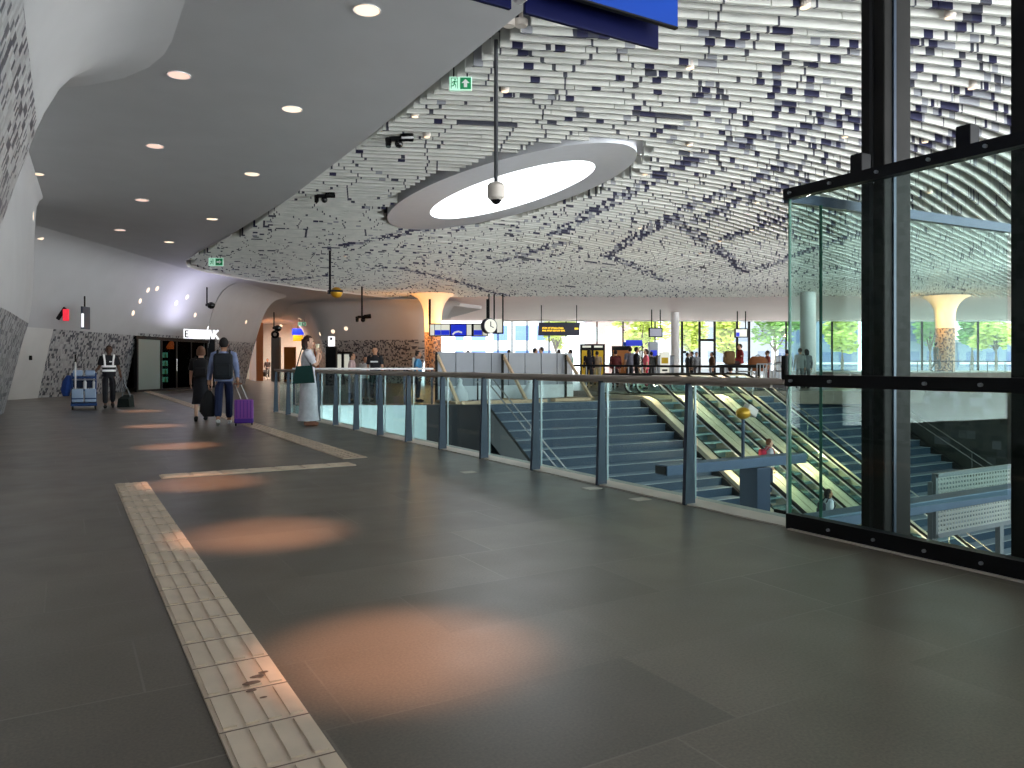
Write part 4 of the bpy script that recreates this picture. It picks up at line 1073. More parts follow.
# amber LED board
Z = 33; a = at(538, 329, Z); c = at(580, 329, Z); mid = (a+c)/2; W = (c-a).length; hgt = 13*Z/F
o = thing('led_board', 'dark hanging board with two lines of amber lights', 'sign', mid, -TH)
MB().prism([(-.5, -.5), (.48, -.5), (.5, .5), (-.48, .5)], lambda p: Vector((p[0]*W, -.1, p[1]*hgt)), lambda p: Vector((p[0]*W, .12, p[1]*hgt))).build('case', M['navy'], o)
r = random.Random(5)
for row, words in ((.06, (4, 2, 5, 4)), (-.13, (3, 4, 6, 3))):
    x = -.39*W; mb = MB()
    for wd in words:
        for _ in range(wd):
            mb.box((x, -.106, row*hgt), (.030*W*.62, .012, .13*hgt)); mb.box((x+.009*W, -.106, row*hgt+r.choice((-.05, 0, .05))*hgt), (.034*W*.6, .012, .04*hgt)); x += .0315*W
        x += .012*W
    mb.build('led_line', M['led'], o)
MB().box((.41*W, -.106, .02*hgt), (.09*W, .012, .14*hgt)).build('led_number', M['led'], o)
for xx in (-.42, .42): MB().tube((xx*W, 0, hgt/2), (xx*W, 0, hgt/2+.75), .02).build('hanger', M['steel_dark'], o)
for px in (548, 561, 571):
    q = at(px, 345, FZ-.3)
# small information screens
for px, py, Z, lab in ((655.5, 332.5, 40, 'small grey information screen hanging in front of the lime tree'), (741, 333, 42, 'small white information screen hanging above the seated man in red')):
    c = at(px, py, Z); o = thing('information_screen', lab, 'screen', c, -TH)
    MB().box((0, 0, 0), (.72, .14, .50), bevel=.02).build('case', M['steel_dark'], o); MB().box((0, -.075, 0), (.60, .01, .40)).build('screen', M['screen_white'] if px > 700 else mat('dim_screen', (170, 170, 190), .3, emit=.15), o)
    for xx in (-.2, .25): MB().tube((xx, 0, .25), (xx, 0, 1.2), .03).build('hanger', M['steel_dark'], o)
    if px > 700: MB().box((-.2, -.083, -.08), (.18, .01, .22)).build('blue_field', M['screen_blue'], o)
# timetable boards, ticket machines
gp = .2
def stand(name, label, cat, px0, px1, ytop, Z, face, frame, extra=None):
    a = at(px0, ytop, Z); c = at(px1, ytop, Z); mid = (a+c)/2; w = (c-a).length; H = a.z-gp
    o = thing(name, label, cat, (mid.x, mid.y, gp), -TH)
    MB().box((0, .06, H/2), (w, .12, H), bevel=.01).build('frame', frame, o)
    return o, w, H
o, w, H = stand('timetable_board', 'double yellow timetable board in a black frame', 'timetable board', 580, 605, 344, 45, None, M['black'])
for s_ in (-1, 1):
    MB().box((s_*w*.235, -.01, H*.45), (w*.38, .03, H*.76)).build('yellow_sheet', M['yellow'], o)
    MB().box((s_*w*.235, -.01, H*.93), (w*.34, .03, H*.05)).build('header', M['screen_white'], o)
o, w, H = stand('orange_board', 'orange panel in a dark frame beside the yellow timetable board', 'information board', 612, 631, 346, 46, None, M['steel_dark'])
MB().box((0, -.01, H*.46), (w*.9, .03, H*.84)).build('panel', M['orange_panel'], o)
c = at(634, 343, 47); o = thing('blue_banner', 'bright blue banner sign above the grey shirted man', 'sign', (c.x, c.y, gp), -TH)
MB().box((0, 0, c.z-gp), (1.0, .12, .36), bevel=.01).build('panel', M['screen_blue'], o); MB().box((-.42, 0, c.z-gp-.06), (.5, .10, .24)).build('side_panel', M['blue_sign'], o)
MB().box((.5, 0, (c.z-gp)/2), (.08, .08, c.z-gp)).build('post', M['steel_dark'], o)
for px, Z, lab in ((664, 44, 'pale yellow white ticket machine left of the slim white column'), (653, 46, 'blue topped ticket machine behind the pink shirted woman')):
    c = at(px, 352 if px > 660 else 342, Z); H = c.z-gp; o = thing('ticket_machine', lab, 'ticket machine', (c.x, c.y, gp), -TH)
    MB().box((0, 0, H/2), (.55, .45, H), bevel=.03).build('body', M['screen_white'] if px > 660 else M['silver'], o)
    MB().box((0, -.235, H*.72), (.38, .02, .34)).build('screen', M['yellow'] if px > 660 else M['screen_blue'], o)
    MB().box((0, -.235, H*.40), (.30, .02, .10)).build('slot', M['black'], o)
# grey ticket gates along the far hall
for i, px in enumerate((658, 672, 727, 779)):
    c = at(px, 356, 41); o = thing('gate_post', 'slim grey gate post, %s from the left behind the escalators' % ORD[i], 'gate', (c.x, c.y, gp))
    MB().box((0, 0, (c.z-gp)/2), (.14, .5, c.z-gp), Rz(-TH), .03).build('body', M['silver'], o); MB().box((0, 0, c.z-gp+.01), (.16, .5, .03), Rz(-TH)).build('cap', M['steel_dark'], o)
# grey pillar and shop things in the passage
c = at(276, 337, 56); o = thing('sign_pillar', 'grey pillar sign with a round black emblem in the lit passage', 'sign', (c.x, c.y, 0), -TH)
MB().box((0, 0, c.z/2), (.62, .4, c.z), bevel=.03).build('body', M['grey_pillar'], o)
MB().tube((0, -.2, c.z+.18), (0, -.23, c.z+.18), .30, n=20).build('emblem', M['black'], o); MB().tube((0, -.23, c.z+.18), (0, -.24, c.z+.18), .13, n=16).build('emblem_centre', M['cream'], o)
c = at(298, 333, 60); o = thing('shop_banner', 'blue and yellow banner hanging in the lit passage', 'sign', c, -TH)
MB().box((0, 0, .1), (.9, .08, .5)).build('blue_field', M['screen_blue'], o); MB().box((0, 0, -.4), (.75, .08, .45)).build('yellow_field', M['yellow'], o)
MB().box((0, 0, .9), (.05, .05, 1.2)).build('hanger', M['black'], o)
c = at(290, 347, 55); o = thing('brown_display', 'tall brown display panel beside the grey pillar sign', 'display', (c.x, c.y, 0), -TH)
MB().box((0, 0, c.z/2), (.8, .3, c.z), bevel=.02).build('panel', M['orange_panel'], o); MB().box((0, -.16, .5), (.7, .02, .7)).build('dark_base', M['black'], o)
c = at(331.5, 338, 45); o = thing('kiosk_sign', 'white lit square sign on a black pillar right of the woman in white', 'sign', (c.x, c.y, 0), -TH)
MB().box((0, 0, c.z-.2), (.40, .16, .60), bevel=.05).build('lit_face', M['sign_white'], o); MB().box((0, -.09, c.z-.05), (.12, .02, .14)).build('symbol', M['black'], o)
MB().box((0, .02, (c.z-.5)/2), (.62, .4, c.z-.5), bevel=.02).build('pillar', M['black'], o)
c = at(343, 350, 47); o = thing('glass_kiosk', 'black framed glazed kiosk beside the white lit square sign', 'kiosk', (c.x, c.y, 0), -TH)
for xx in (-.5, .0, .5): MB().box((xx, 0, .95), (.14, .3, 1.9)).build('frame', M['black'], o)
for xx in (-.25, .25): MB().box((xx, .05, 1.2), (.36, .04, 1.3)).build('pane', M['screen_white'], o)
MB().box((0, 0, 1.95), (1.15, .3, .12)).build('header', M['black'], o)
# lights in the passage and on far plaster
def area(name, loc, rot, e, sx, sy, col):
    L = bpy.data.lights.new(name, 'AREA'); L.energy = e; L.shape = 'RECTANGLE'; L.size = sx; L.size_y = sy; L.color = col
    o = bpy.data.objects.new(name, L); COL.objects.link(o); o.location = loc; o.rotation_euler = rot
p = at(285, 365, 61); area('passage_lamp', (p.x, p.y, 4.3), (0, 0, -TH), 130, 4, 4, (1, .86, .70))

m_ = FW*59.3+RT*20; area('soffit_fill', (m_.x, m_.y, 4.85), (PI-.55, 0, -TH), 330, 60, .3, (1, .86, .82))  # strip light added to brighten the soffit, no fitting there
for ex in EX:  # top lamps follow warm glows there; lower ones added to brighten the decks
    for dy, e in ((-.3, 9), (-4.2, 7), (-8.0, 7)):
        for sg in (-1, 1):
            L = bpy.data.lights.new('escalator_lamp_fill', 'POINT'); L.energy = e; L.color = (1, .74, .46); L.shadow_soft_size = .06
            lo = bpy.data.objects.new('escalator_lamp_fill', L); COL.objects.link(lo); lo.location = (ex+sg*.66, VY1+dy, .62+min(0, dy+.1)*.577)
# ------------------------------------------------------------------ people
SKIN = {}
def skin_mat(rgb):
    if rgb not in SKIN: SKIN[rgb] = mat('skin_%d' % len(SKIN), rgb, .55)
    return SKIN[rgb]
CL = {}
def cloth(rgb):
    if rgb not in CL: CL[rgb] = mat('cloth_%d' % len(CL), rgb, .8, noise=.12, nscale=9)
    return CL[rgb]
def skinned(verts, edges, root=0, sub=1):
    me = bpy.data.meshes.new('tmp'); me.from_pydata([tuple(v[0]) for v in verts], edges, [])
    o = bpy.data.objects.new('tmp', me); COL.objects.link(o)
    o.modifiers.new('s', 'SKIN').branch_smoothing = .6
    for i, v in enumerate(verts):
        r = v[1]; sv = me.skin_vertices[0].data[i]; sv.radius = (r, r) if not isinstance(r, tuple) else r; sv.use_root = (i == root)
    m2 = o.modifiers.new('u', 'SUBSURF'); m2.levels = sub; m2.render_levels = sub
    dg = bpy.context.evaluated_depsgraph_get(); ev = o.evaluated_get(dg); nm = bpy.data.meshes.new_from_object(ev)
    bpy.data.objects.remove(o); bpy.data.meshes.remove(me); return nm
def joints(pose, arms):
    J = dict(pel=(0, 0, .95), sp=(0, .01, 1.12), ch=(0, .0, 1.33), nk=(0, .0, 1.49), hd=(0, .015, 1.62))
    for s_, k in ((1, 'R'), (-1, 'L')):
        J['sh'+k] = (s_*.175, 0, 1.41); J['el'+k] = (s_*.225, -.02, 1.13); J['wr'+k] = (s_*.235, .05, .89); J['ha'+k] = (s_*.235, .07, .80)
        J['hi'+k] = (s_*.09, 0, .90); J['kn'+k] = (s_*.095, .02, .50); J['an'+k] = (s_*.095, -.02, .08); J['to'+k] = (s_*.10, .13, .035)
    if pose == 'walk':
        J.update(knR=(.095, .17, .51), anR=(.09, .20, .085), toR=(.10, .35, .05), knL=(-.095, -.02, .50), anL=(-.09, -.27, .13), toL=(-.10, -.16, .035))
        J.update(elR=(.22, -.10, 1.14), wrR=(.235, -.06, .90), haR=(.235, -.04, .81), elL=(-.22, .05, 1.13), wrL=(-.235, .17, .92), haL=(-.235, .2, .84))
    if pose == 'sit':
        for k, s_ in (('R', 1), ('L', -1)):
            J['hi'+k] = (s_*.1, .02, .90); J['kn'+k] = (s_*.12, .44, .92); J['an'+k] = (s_*.12, .42, .48); J['to'+k] = (s_*.13, .58, .44)
            J['wr'+k] = (s_*.16, .3, 1.02); J['ha'+k] = (s_*.14, .37, .99)
    J.update(arms or {}); return {k: Vector(v) for k, v in J.items()}
def person(label, loc, heading, h, skin, hair, top, bot, shoe=(30, 30, 32), pose='stand', arms=None, hairlen=0, sleeve='long', skirt=None, group=None, face=False, build=1.0, shorts=False):
    s_ = h/1.75
    o = thing('person', label, 'person', loc, heading, group)
    J = joints(pose, arms); B = build
    names = ['pel', 'sp', 'ch', 'nk', 'hd'] + [a+k for k in 'RL' for a in ('sh', 'el', 'wr', 'ha', 'hi', 'kn', 'an', 'to')]
    R0 = dict(pel=.115*B, sp=.108*B, ch=.118*B, nk=.052, hd=.07, sh=.058*B, el=.042*B, wr=.028, ha=.034, hi=.082*B, kn=.056*B, an=.038, to=.034)
    ix = {n: i for i, n in enumerate(names)}
    rad = lambda n: R0[n] if n in R0 else R0[n[:-1]]
    ed = [('pel', 'sp'), ('sp', 'ch'), ('ch', 'nk'), ('nk', 'hd')]
    for k in 'RL': ed += [('ch', 'sh'+k), ('sh'+k, 'el'+k), ('el'+k, 'wr'+k), ('wr'+k, 'ha'+k), ('pel', 'hi'+k), ('hi'+k, 'kn'+k), ('kn'+k, 'an'+k), ('an'+k, 'to'+k)]
    bm_ = skinned([(J[n]*s_, rad(n)*s_) for n in names], [(ix[a], ix[c]) for a, c in ed])
    mb = MB().add_mesh(bm_); bpy.data.meshes.remove(bm_)
    hd = J['hd']
    mb.sph(hd*s_, .105*s_, (.76, .93, 1.14), u=16, v=12)
    mb.sph((hd+Vector((0, .03, -.075)))*s_, .06*s_, (.85, .9, .8))
    mb.path([(hd+Vector((0, .092, .02)))*s_, (hd+Vector((0, .112, -.022)))*s_, (hd+Vector((0, .090, -.032)))*s_], [.008*s_, .014*s_, .010*s_], 6)
    for q in (-1, 1): mb.sph((hd+Vector((q*.082, -.005, -.005)))*s_, .026*s_, (.4, .7, 1.1), u=8, v=6)
    for k, q in (('R', 1), ('L', -1)):
        d = (J['ha'+k]-J['wr'+k]).normalized(); side = Vector((0, 1, 0))-d*d.y
        if side.length < .1: side = Vector((q, 0, 0))
        side.normalize(); nrm = d.cross(side)
        ha = J['ha'+k]
        for f, (of, ln) in enumerate(((-.026, .062), (-.009, .075), (.009, .08), (.026, .07))):
            b0 = ha+side*(-of)*1.0+d*.02; b1 = b0+d*ln*.55+nrm*.006; b2 = b0+d*ln+nrm*(.02)*(-q)
            mb.path([b0*s_, b1*s_, b2*s_], [.0095*s_, .009*s_, .007*s_], 6)
        b0 = ha+side*.02-d*.03; mb.path([b0*s_, (b0+side*.03+d*.025)*s_, (b0+side*.036+d*.055)*s_], [.012*s_, .010*s_, .008*s_], 6)
    body = mb.build('body', skin_mat(skin), o, smooth=True)
    # hair
    mb = MB()
    mb.sph((hd+Vector((0, -.018, .028)))*s_, .112*s_, (.80, .92, 1.04), u=16, v=12)
    if hairlen > 0:
        mb.loft([((0), -.035*s_, (hd.z+.06)*s_, .095*s_, .09*s_), (0, -.05*s_, (hd.z-.05)*s_, .10*s_, .075*s_), (0, -.055*s_, (hd.z-.05-hairlen)*s_, .085*s_, .05*s_)], 14)
    hr = mb.build('hair', cloth(hair), o, smooth=True)
    # cut the hair away from the face
    me = hr.data; bm2 = bmesh.new(); bm2.from_mesh(me)
    kill = [f for f in bm2.faces if f.calc_center_median().y/s_ > hd.y+.028 and f.calc_center_median().z/s_ < hd.z+.075]
    bmesh.ops.delete(bm2, geom=kill, context='FACES'); bm2.to_mesh(me); bm2.free()
    # clothes
    e = .014
    JJ = dict(J)
    for k in 'RL': JJ['cf'+k] = J['el'+k].lerp(J['wr'+k], .9); JJ['md'+k] = J['sh'+k].lerp(J['el'+k], .78)
    RR = dict(R0, cf=.030); rr = lambda n: (RR[n] if n in RR else RR[n[:-1]])+e
    p0 = J['pel']; c0_ = J['ch']; zb = p0.z-.07
    mb = MB(); T = lambda u: p0.lerp(c0_, u)
    secs = [(-.18, .172, .140), (0, .166, .136), (.42, .152, .128), (.8, .178, .138), (1.0, .190, .136), (1.17, .172, .116), (1.30, .10, .085), (1.40, .062, .066)]
    mb.loft([(T(u).x*s_, T(u).y*s_, T(u).z*s_, rx*B*s_, ry*B*s_) for u, rx, ry in secs], 18)
    for k in 'RL':
        q = 1 if k == 'R' else -1; a0 = J['sh'+k]+Vector((-q*.05, 0, .005))
        if sleeve == 'long': mb.path([a0*s_, J['sh'+k]*s_, J['sh'+k].lerp(J['el'+k], .5)*s_, J['el'+k]*s_, JJ['cf'+k]*s_], [.078*s_*B, .076*s_*B, .066*s_*B, .056*s_*B, .043*s_], 10)
        else: mb.path([a0*s_, J['sh'+k]*s_, J['sh'+k].lerp(J['el'+k], .4)*s_, JJ['md'+k]*s_], [.078*s_*B, .078*s_*B, .072*s_*B, .070*s_*B], 10)
    mb.build('shirt', cloth(top), o, smooth=True)
    if skirt:
        mb = MB(); z1, rb = skirt; p = J['pel']
        mb.loft([(0, .0, 1.06*s_, .135*s_, .115*s_), (0, 0, .95*s_, .165*s_, .145*s_), (0, .01, .7*s_, .16*s_+rb*.2, .15*s_+rb*.15), (0, .01, (z1+.2)*s_, .14*s_+rb*.6, .13*s_+rb*.5), (0, .01, z1*s_, .14*s_+rb, .13*s_+rb*.8)], 20)
        mb.build('skirt', cloth(bot), o, smooth=True)
    else:
        ln = ['pel', 'wst'] + [a+k for k in 'RL' for a in ('hi', 'kn', 'hm')]
        JJ['wst'] = J['pel'].lerp(J['sp'], .5)
        for k in 'RL': JJ['hm'+k] = J['kn'+k].lerp(J['an'+k], .12 if shorts else .92)
        RR.update(wst=.108*B, hm=.054 if not shorts else .06)
        li = {n: i for i, n in enumerate(ln)}
        le = [('pel', 'wst')]
        for k in 'RL': le += [('pel', 'hi'+k), ('hi'+k, 'kn'+k), ('kn'+k, 'hm'+k)]
        tm = skinned([(JJ[n]*s_, (rr(n)+.006)*s_) for n in ln], [(li[a], li[c]) for a, c in le])
        mb = MB().add_mesh(tm); bpy.data.meshes.remove(tm); mb.build('shorts' if shorts else 'trousers', cloth(bot), o, smooth=True)
    for k in 'RL':
        a, t_ = J['an'+k], J['to'+k]; d = (t_-a); d.normalize()
        mb = MB(); mb.path([(a+Vector((0, -.045, -.03)))*s_, (a+Vector((0, .0, -.035)))*s_, a.lerp(t_, .6)*s_+Vector((0, 0, -.004)), (t_+d*.06)*s_], [.034*s_, .048*s_, .044*s_, .03*s_], 10)
        mb.build('shoe', cloth(shoe), o, smooth=True)
    if face:
        for q in (-1, 1): MB().sph((hd+Vector((q*.031, .088, .018)))*s_, .010*s_, u=8, v=6).build('eye', M['dome'], o)
        MB().sph((hd+Vector((0, .092, -.058)))*s_, .02*s_, (1.1, .4, .35), u=8, v=6).build('mouth', cloth((150, 84, 80)), o)
    return o, J, s_
PALE = (222, 178, 152); TAN = (190, 140, 110); BROWN = (92, 62, 46)
BLK = (24, 24, 28); DBR = (48, 34, 28)
def face_dir(v):
    """heading whose local +Y points along v"""
    return math.atan2(-v.x, v.y)
AWAY = face_dir(FW); TOW = face_dir(-FW); IMR = face_dir(RT); IML = face_dir(-RT)
def backpack(o, s_, rgb, w=.34, h=.46, zc=1.22, yb=-.20, d=.18):
    b_ = MB().box((0, yb*s_, zc*s_), (w*s_, d*s_, h*s_), bevel=.06*s_, seg=3).build('backpack', cloth(rgb), o, smooth=True)
    MB().box((0, (yb-d*.5)*s_, (zc-.08)*s_), (w*.75*s_, .05*s_, h*.45*s_), bevel=.02*s_).build('pocket', cloth(rgb), b_)
    for q in (-1, 1):
        MB().path([(q*.12*s_, (yb+.08)*s_, (zc+.18)*s_), (q*.115*s_, -.04*s_, 1.50*s_), (q*.12*s_, .09*s_, 1.45*s_), (q*.13*s_, .135*s_, 1.28*s_), (q*.15*s_, .05*s_, 1.08*s_), (q*.15*s_, yb*s_, 1.02*s_)], .02*s_, 6).build('strap', cloth(rgb), b_)
# --- the cleaner
g = on(109, 408)
o, J, s_ = person('person in black with a white striped safety vest walking beside a blue cleaning cart', (g.x, g.y, 0), face_dir(-g), 1.74, BROWN, (60, 44, 36), (26, 26, 32), (26, 27, 34), pose='walk', sleeve='short', face=True,
                  arms=dict(elR=(.24, -.03, 1.15), wrR=(.36, .12, 1.0), haR=(.42, .16, .95), elL=(-.24, .0, 1.14), wrL=(-.29, .06, .92), haL=(-.30, .08, .84)))
vest = MB().loft([(0, .005*s_, .98*s_, .172*s_, .148*s_), (0, .005*s_, 1.15*s_, .168*s_, .142*s_), (0, .005*s_, 1.33*s_, .190*s_, .142*s_), (0, .005*s_, 1.42*s_, .15*s_, .11*s_)], 18).build('vest', cloth((28, 28, 34)), o, smooth=True)
hv = mat('reflective_white_glow', (240, 240, 240), .4, emit=.18)  # slight emission put in so the reflective bands look lit
for z in (1.05, 1.17): MB().loft([(0, .005*s_, (z-.028)*s_, .178*s_, .152*s_), (0, .005*s_, (z+.028)*s_, .178*s_, .152*s_)], 18).build('reflective_band', hv, vest)
for q in (-1, 1):
    MB().path([(q*.10*s_, .150*s_, 1.17*s_), (q*.105*s_, .145*s_, 1.32*s_), (q*.125*s_, .09*s_, 1.46*s_), (q*.125*s_, -.02*s_, 1.49*s_)], .026*s_, 6).build('reflective_strap', hv, vest)
MB().box((-.04*s_, .152*s_, 1.30*s_), (.07*s_, .01, .03*s_)).build('badge', hv, vest)
# --- his cart
g = on(84, 409); cart = thing('cleaning_cart', 'blue cleaning cart with two light buckets and a mop by the speckled wall', 'cart', (g.x, g.y, 0), face_dir(-g))
cb = cloth((40, 72, 128)); lb = mat('pale_blue_plastic', (168, 192, 222), .5)
MB().box((0, 0, .14), (.62, .9, .08), bevel=.02).build('base', cb, cart)
for x_, y_ in ((-.27, -.36), (.27, -.36), (-.27, .36), (.27, .36)): MB().tube((x_-.02, y_, .06), (x_+.02, y_, .06), .06, n=14).build('wheel', M['rubber'], cart)
for x_ in (-.15, .15):
    bu = MB().box((x_, .30, .38), (.27, .28, .36), bevel=.03).build('bucket', lb, cart)
    MB().box((x_, .445, .30), (.27, .012, .03)).build('bucket_band', cb, bu)
    MB().box((x_, -.1, .98), (.24, .3, .16), bevel=.03).build('tray', lb, cart)
for x_ in (-.28, .28):
    for y_ in (-.4, .14): MB().tube((x_, y_, .16), (x_, y_, .98), .022).build('frame_post', cb, cart)
MB().box((0, -.1, .86), (.60, .6, .06), bevel=.01).build('shelf', cb, cart); MB().box((0, -.1, .52), (.58, .58, .05), bevel=.01).build('shelf', cb, cart)
MB().box((0, -.1, .70), (.5, .4, .24), bevel=.03).build('crate', cloth((30, 44, 70)), cart); MB().tube((-.28, .2, .80), (.28, .2, .80), .018).build('push_bar', M['chrome'], cart)
MB().loft([(.42, -.05, .36, .08, .15), (.43, -.05, .52, .12, .2), (.40, -.05, .76, .11, .18), (.36, -.05, .92, .05, .1)], 12).build('waste_bag', cloth((44, 84, 168)), cart, smooth=True)
mp = MB().tube((.20, .42, .22), (.20, .36, 1.28), .022).build('mop_handle', M['white'], cart); MB().tube((.20, .36, 1.27), (.20, .34, 1.48), .02).build('mop_grip', M['black'], mp)
for x_ in (-.02, -.24): MB().lathe([(.04, 0), (.045, .2), (.015, .26), (.015, .3)], (x_, .12, .89-.36), 10).build('spray_bottle', M['white'], cart)
# --- dustpan
g = on(126, 407); o = thing('dustpan', 'long handled dark green dustpan standing beside the cleaner', 'dustpan', (g.x, g.y, 0), TOW)
MB().prism([(-.17, 0), (.17, 0), (.14, .34), (-.14, .34)], lambda p: Vector((p[0], -.15, p[1])), lambda p: Vector((p[0]*1.05, .16, p[1]*.7))).build('pan', cloth((28, 40, 38)), o)
MB().path([(.12, -.05, .3), (.14, -.02, .62), (.10, .0, .98)], .014, 6).build('handle', M['silver'], o); MB().path([(-.10, -.05, .3), (.02, -.02, .62), (.09, .0, .98)], .012, 6).build('broom_stick', M['silver'], o)
# --- couple walking away
g = on(201, 421)
o, J, s_ = person('person in a black dress with a dark backpack walking beside the suitcase man', (g.x, g.y, 0), AWAY+.34, 1.60, PALE, (104, 70, 52), (24, 24, 30), (26, 27, 38), shoe=(30, 30, 34), pose='walk', sleeve='short', skirt=(.40, .06), hairlen=.04)
backpack(o, s_, (20, 20, 24), .32, .40, 1.24)
gx = on(228, 425)
o, J, s_ = person('person in a light blue shirt and navy trousers with a black backpack pulling a suitcase', (gx.x-.08, gx.y, 0), AWAY+.30, 1.74, TAN, (26, 22, 22), (136, 150, 190), (28, 40, 78), shoe=(214, 212, 208), pose='walk', build=1.06,
                  arms=dict(elR=(.24, -.12, 1.15), wrR=(.27, -.25, .93), haR=(.28, -.29, .85), elL=(-.25, -.01, 1.13), wrL=(-.28, .03, .89), haL=(-.285, .04, .80)))
backpack(o, s_, (26, 32, 40), .36, .52, 1.18)
bgp = Matrix.Translation(o.location) @ Matrix.Rotation(o.rotation_euler.z, 4, 'Z')
hp = bgp @ (J['haL']*s_)
bag = thing('black_holdall', 'black drawstring bag carried between the walking couple', 'bag', (hp.x, hp.y, hp.z-.62))
MB().loft([(0, 0, .0, .10, .07), (0, 0, .10, .17, .10), (0, 0, .28, .16, .10), (0, 0, .42, .10, .07), (0, 0, .52, .035, .03)], 14).build('sack', cloth((22, 22, 26)), bag, smooth=True)
MB().path([(-.02, 0, .5), (-.03, 0, .60), (0, 0, .65), (.03, 0, .60), (.02, 0, .5)], .008, 6).build('cord', cloth((30, 30, 34)), bag)
hr_ = bgp @ (J['haR']*s_)
g = on(244, 425.5)
su = thing('suitcase', 'purple wheeled suitcase pulled by its extended handle', 'suitcase', (g.x, g.y, 0), AWAY+.3)
tilt = Matrix.Rotation(.22, 3, 'X')
pur = mat('purple_shell', (150, 78, 176), .4, noise=.03); dpur = mat('deep_purple_shell', (84, 40, 150), .4)
MB().box((0, 0, .32), (.36, .22, .40), None, .03).build('shell', pur, su); MB().box((0, 0, .10), (.36, .225, .10), None, .02).build('lower_shell', dpur, su)
for k in range(5): MB().box((-.13+.065*k, -.112, .33), (.012, .012, .34)).build('rib', dpur, su)
for x_ in (-.15, .15): MB().tube((x_-.015, -.06, .03), (x_+.015, -.06, .03), .03, n=12).build('wheel', M['rubber'], su)
hl = Vector((-.12, .0, .9))
loc_h = Matrix.Rotation(-su.rotation_euler.z, 4, 'Z') @ (hr_-Vector((g.x, g.y, 0)))
for x_ in (-.06, .06): MB().path([(x_, .04, .52), (loc_h.x+x_*.9, loc_h.y, loc_h.z-.02)], .011, 6).build('handle_tube', M['white'], su)
MB().path([(loc_h.x-.08, loc_h.y, loc_h.z-.015), (loc_h.x+.08, loc_h.y, loc_h.z-.015)], .018, 8).build('grip', cloth((150, 110, 96)), su)
# --- woman in white
g = on(308, 425.5)
o, J, s_ = person('person in a long white outfit drinking beside the railing with a green shoulder bag', (g.x, g.y, 0), IMR+.15, 1.78, PALE, (70, 42, 34), (226, 226, 234), (226, 226, 234), shoe=(176, 120, 96), sleeve='short', hairlen=.10, face=True, skirt=(.10, .10),
                  arms=dict(elR=(.20, .16, 1.14), wrR=(.08, .20, 1.40), haR=(.045, .185, 1.47), elL=(-.21, .13, 1.16), wrL=(-.09, .23, 1.34), haL=(-.045, .20, 1.42)))
MBm = Matrix.Translation(o.location) @ Matrix.Rotation(o.rotation_euler.z, 4, 'Z')
cu = MBm @ Vector((.0, .175*s_, 1.46*s_))
c_ = thing('drinking_cup', 'pale cup held to the mouth of the person in white', 'cup', cu)
MB().lathe([(.030, -.02), (.042, .12)], (0, 0, 0), 14).build('cup', mat('pale_cup', (250, 240, 205), .5), c_); MB().lathe([(.044, .12), (.044, .13)], (0, 0, 0), 14).build('lid', M['white'], c_)
bg = MBm @ Vector((.26*s_, -.06*s_, .82*s_))
b_ = thing('shoulder_bag', 'dark green shoulder bag hanging beside the person in white', 'bag', bg, o.rotation_euler.z)
MB().prism([(-.20, .0), (.22, .02), (.17, .36), (-.13, .34)], lambda p: Vector((-.03, p[0], p[1])), lambda p: Vector((.06, p[0], p[1]))).build('pouch', cloth((14, 62, 58)), b_)
MB().path([(.0, -.12, .34), (-.04, -.05, .62), (-.09, .0, .78), (-.10, .05, .62), (.0, .15, .35)], .012, 6).build('strap', cloth((14, 62, 58)), b_)
# --- escalator riders
def on_esc(x, px, lab, hd_, **kw):
    t = (px-512)/F; Z = x/(FW.x+RT.x*t); y = Z*(FW.y+RT.y*t); k = round((VY1-.25-y)/.407); y = VY1-.25-.407*k; z = -.235*k-.075
    return person(lab, (x, y, z), hd_, **kw)
o, J, s_ = on_esc(17.95, 770, 'person with a red backpack riding up the escalator behind the blue beam', 0.2, h=1.68, skin=PALE, hair=(112, 66, 40), top=(200, 200, 206), bot=(50, 60, 90), pose='stand', arms=None)
o.rotation_euler.z = IMR; backpack(o, s_, (190, 40, 70), .32, .42, 1.22)
o, J, s_ = on_esc(17.95, 826, 'dark haired person in a white top riding the escalator behind the glass', IMR, h=1.66, skin=TAN, hair=(34, 28, 30), top=(214, 222, 236), bot=(40, 40, 50), hairlen=.08)
backpack(o, s_, (60, 66, 80), .26, .34, 1.2)
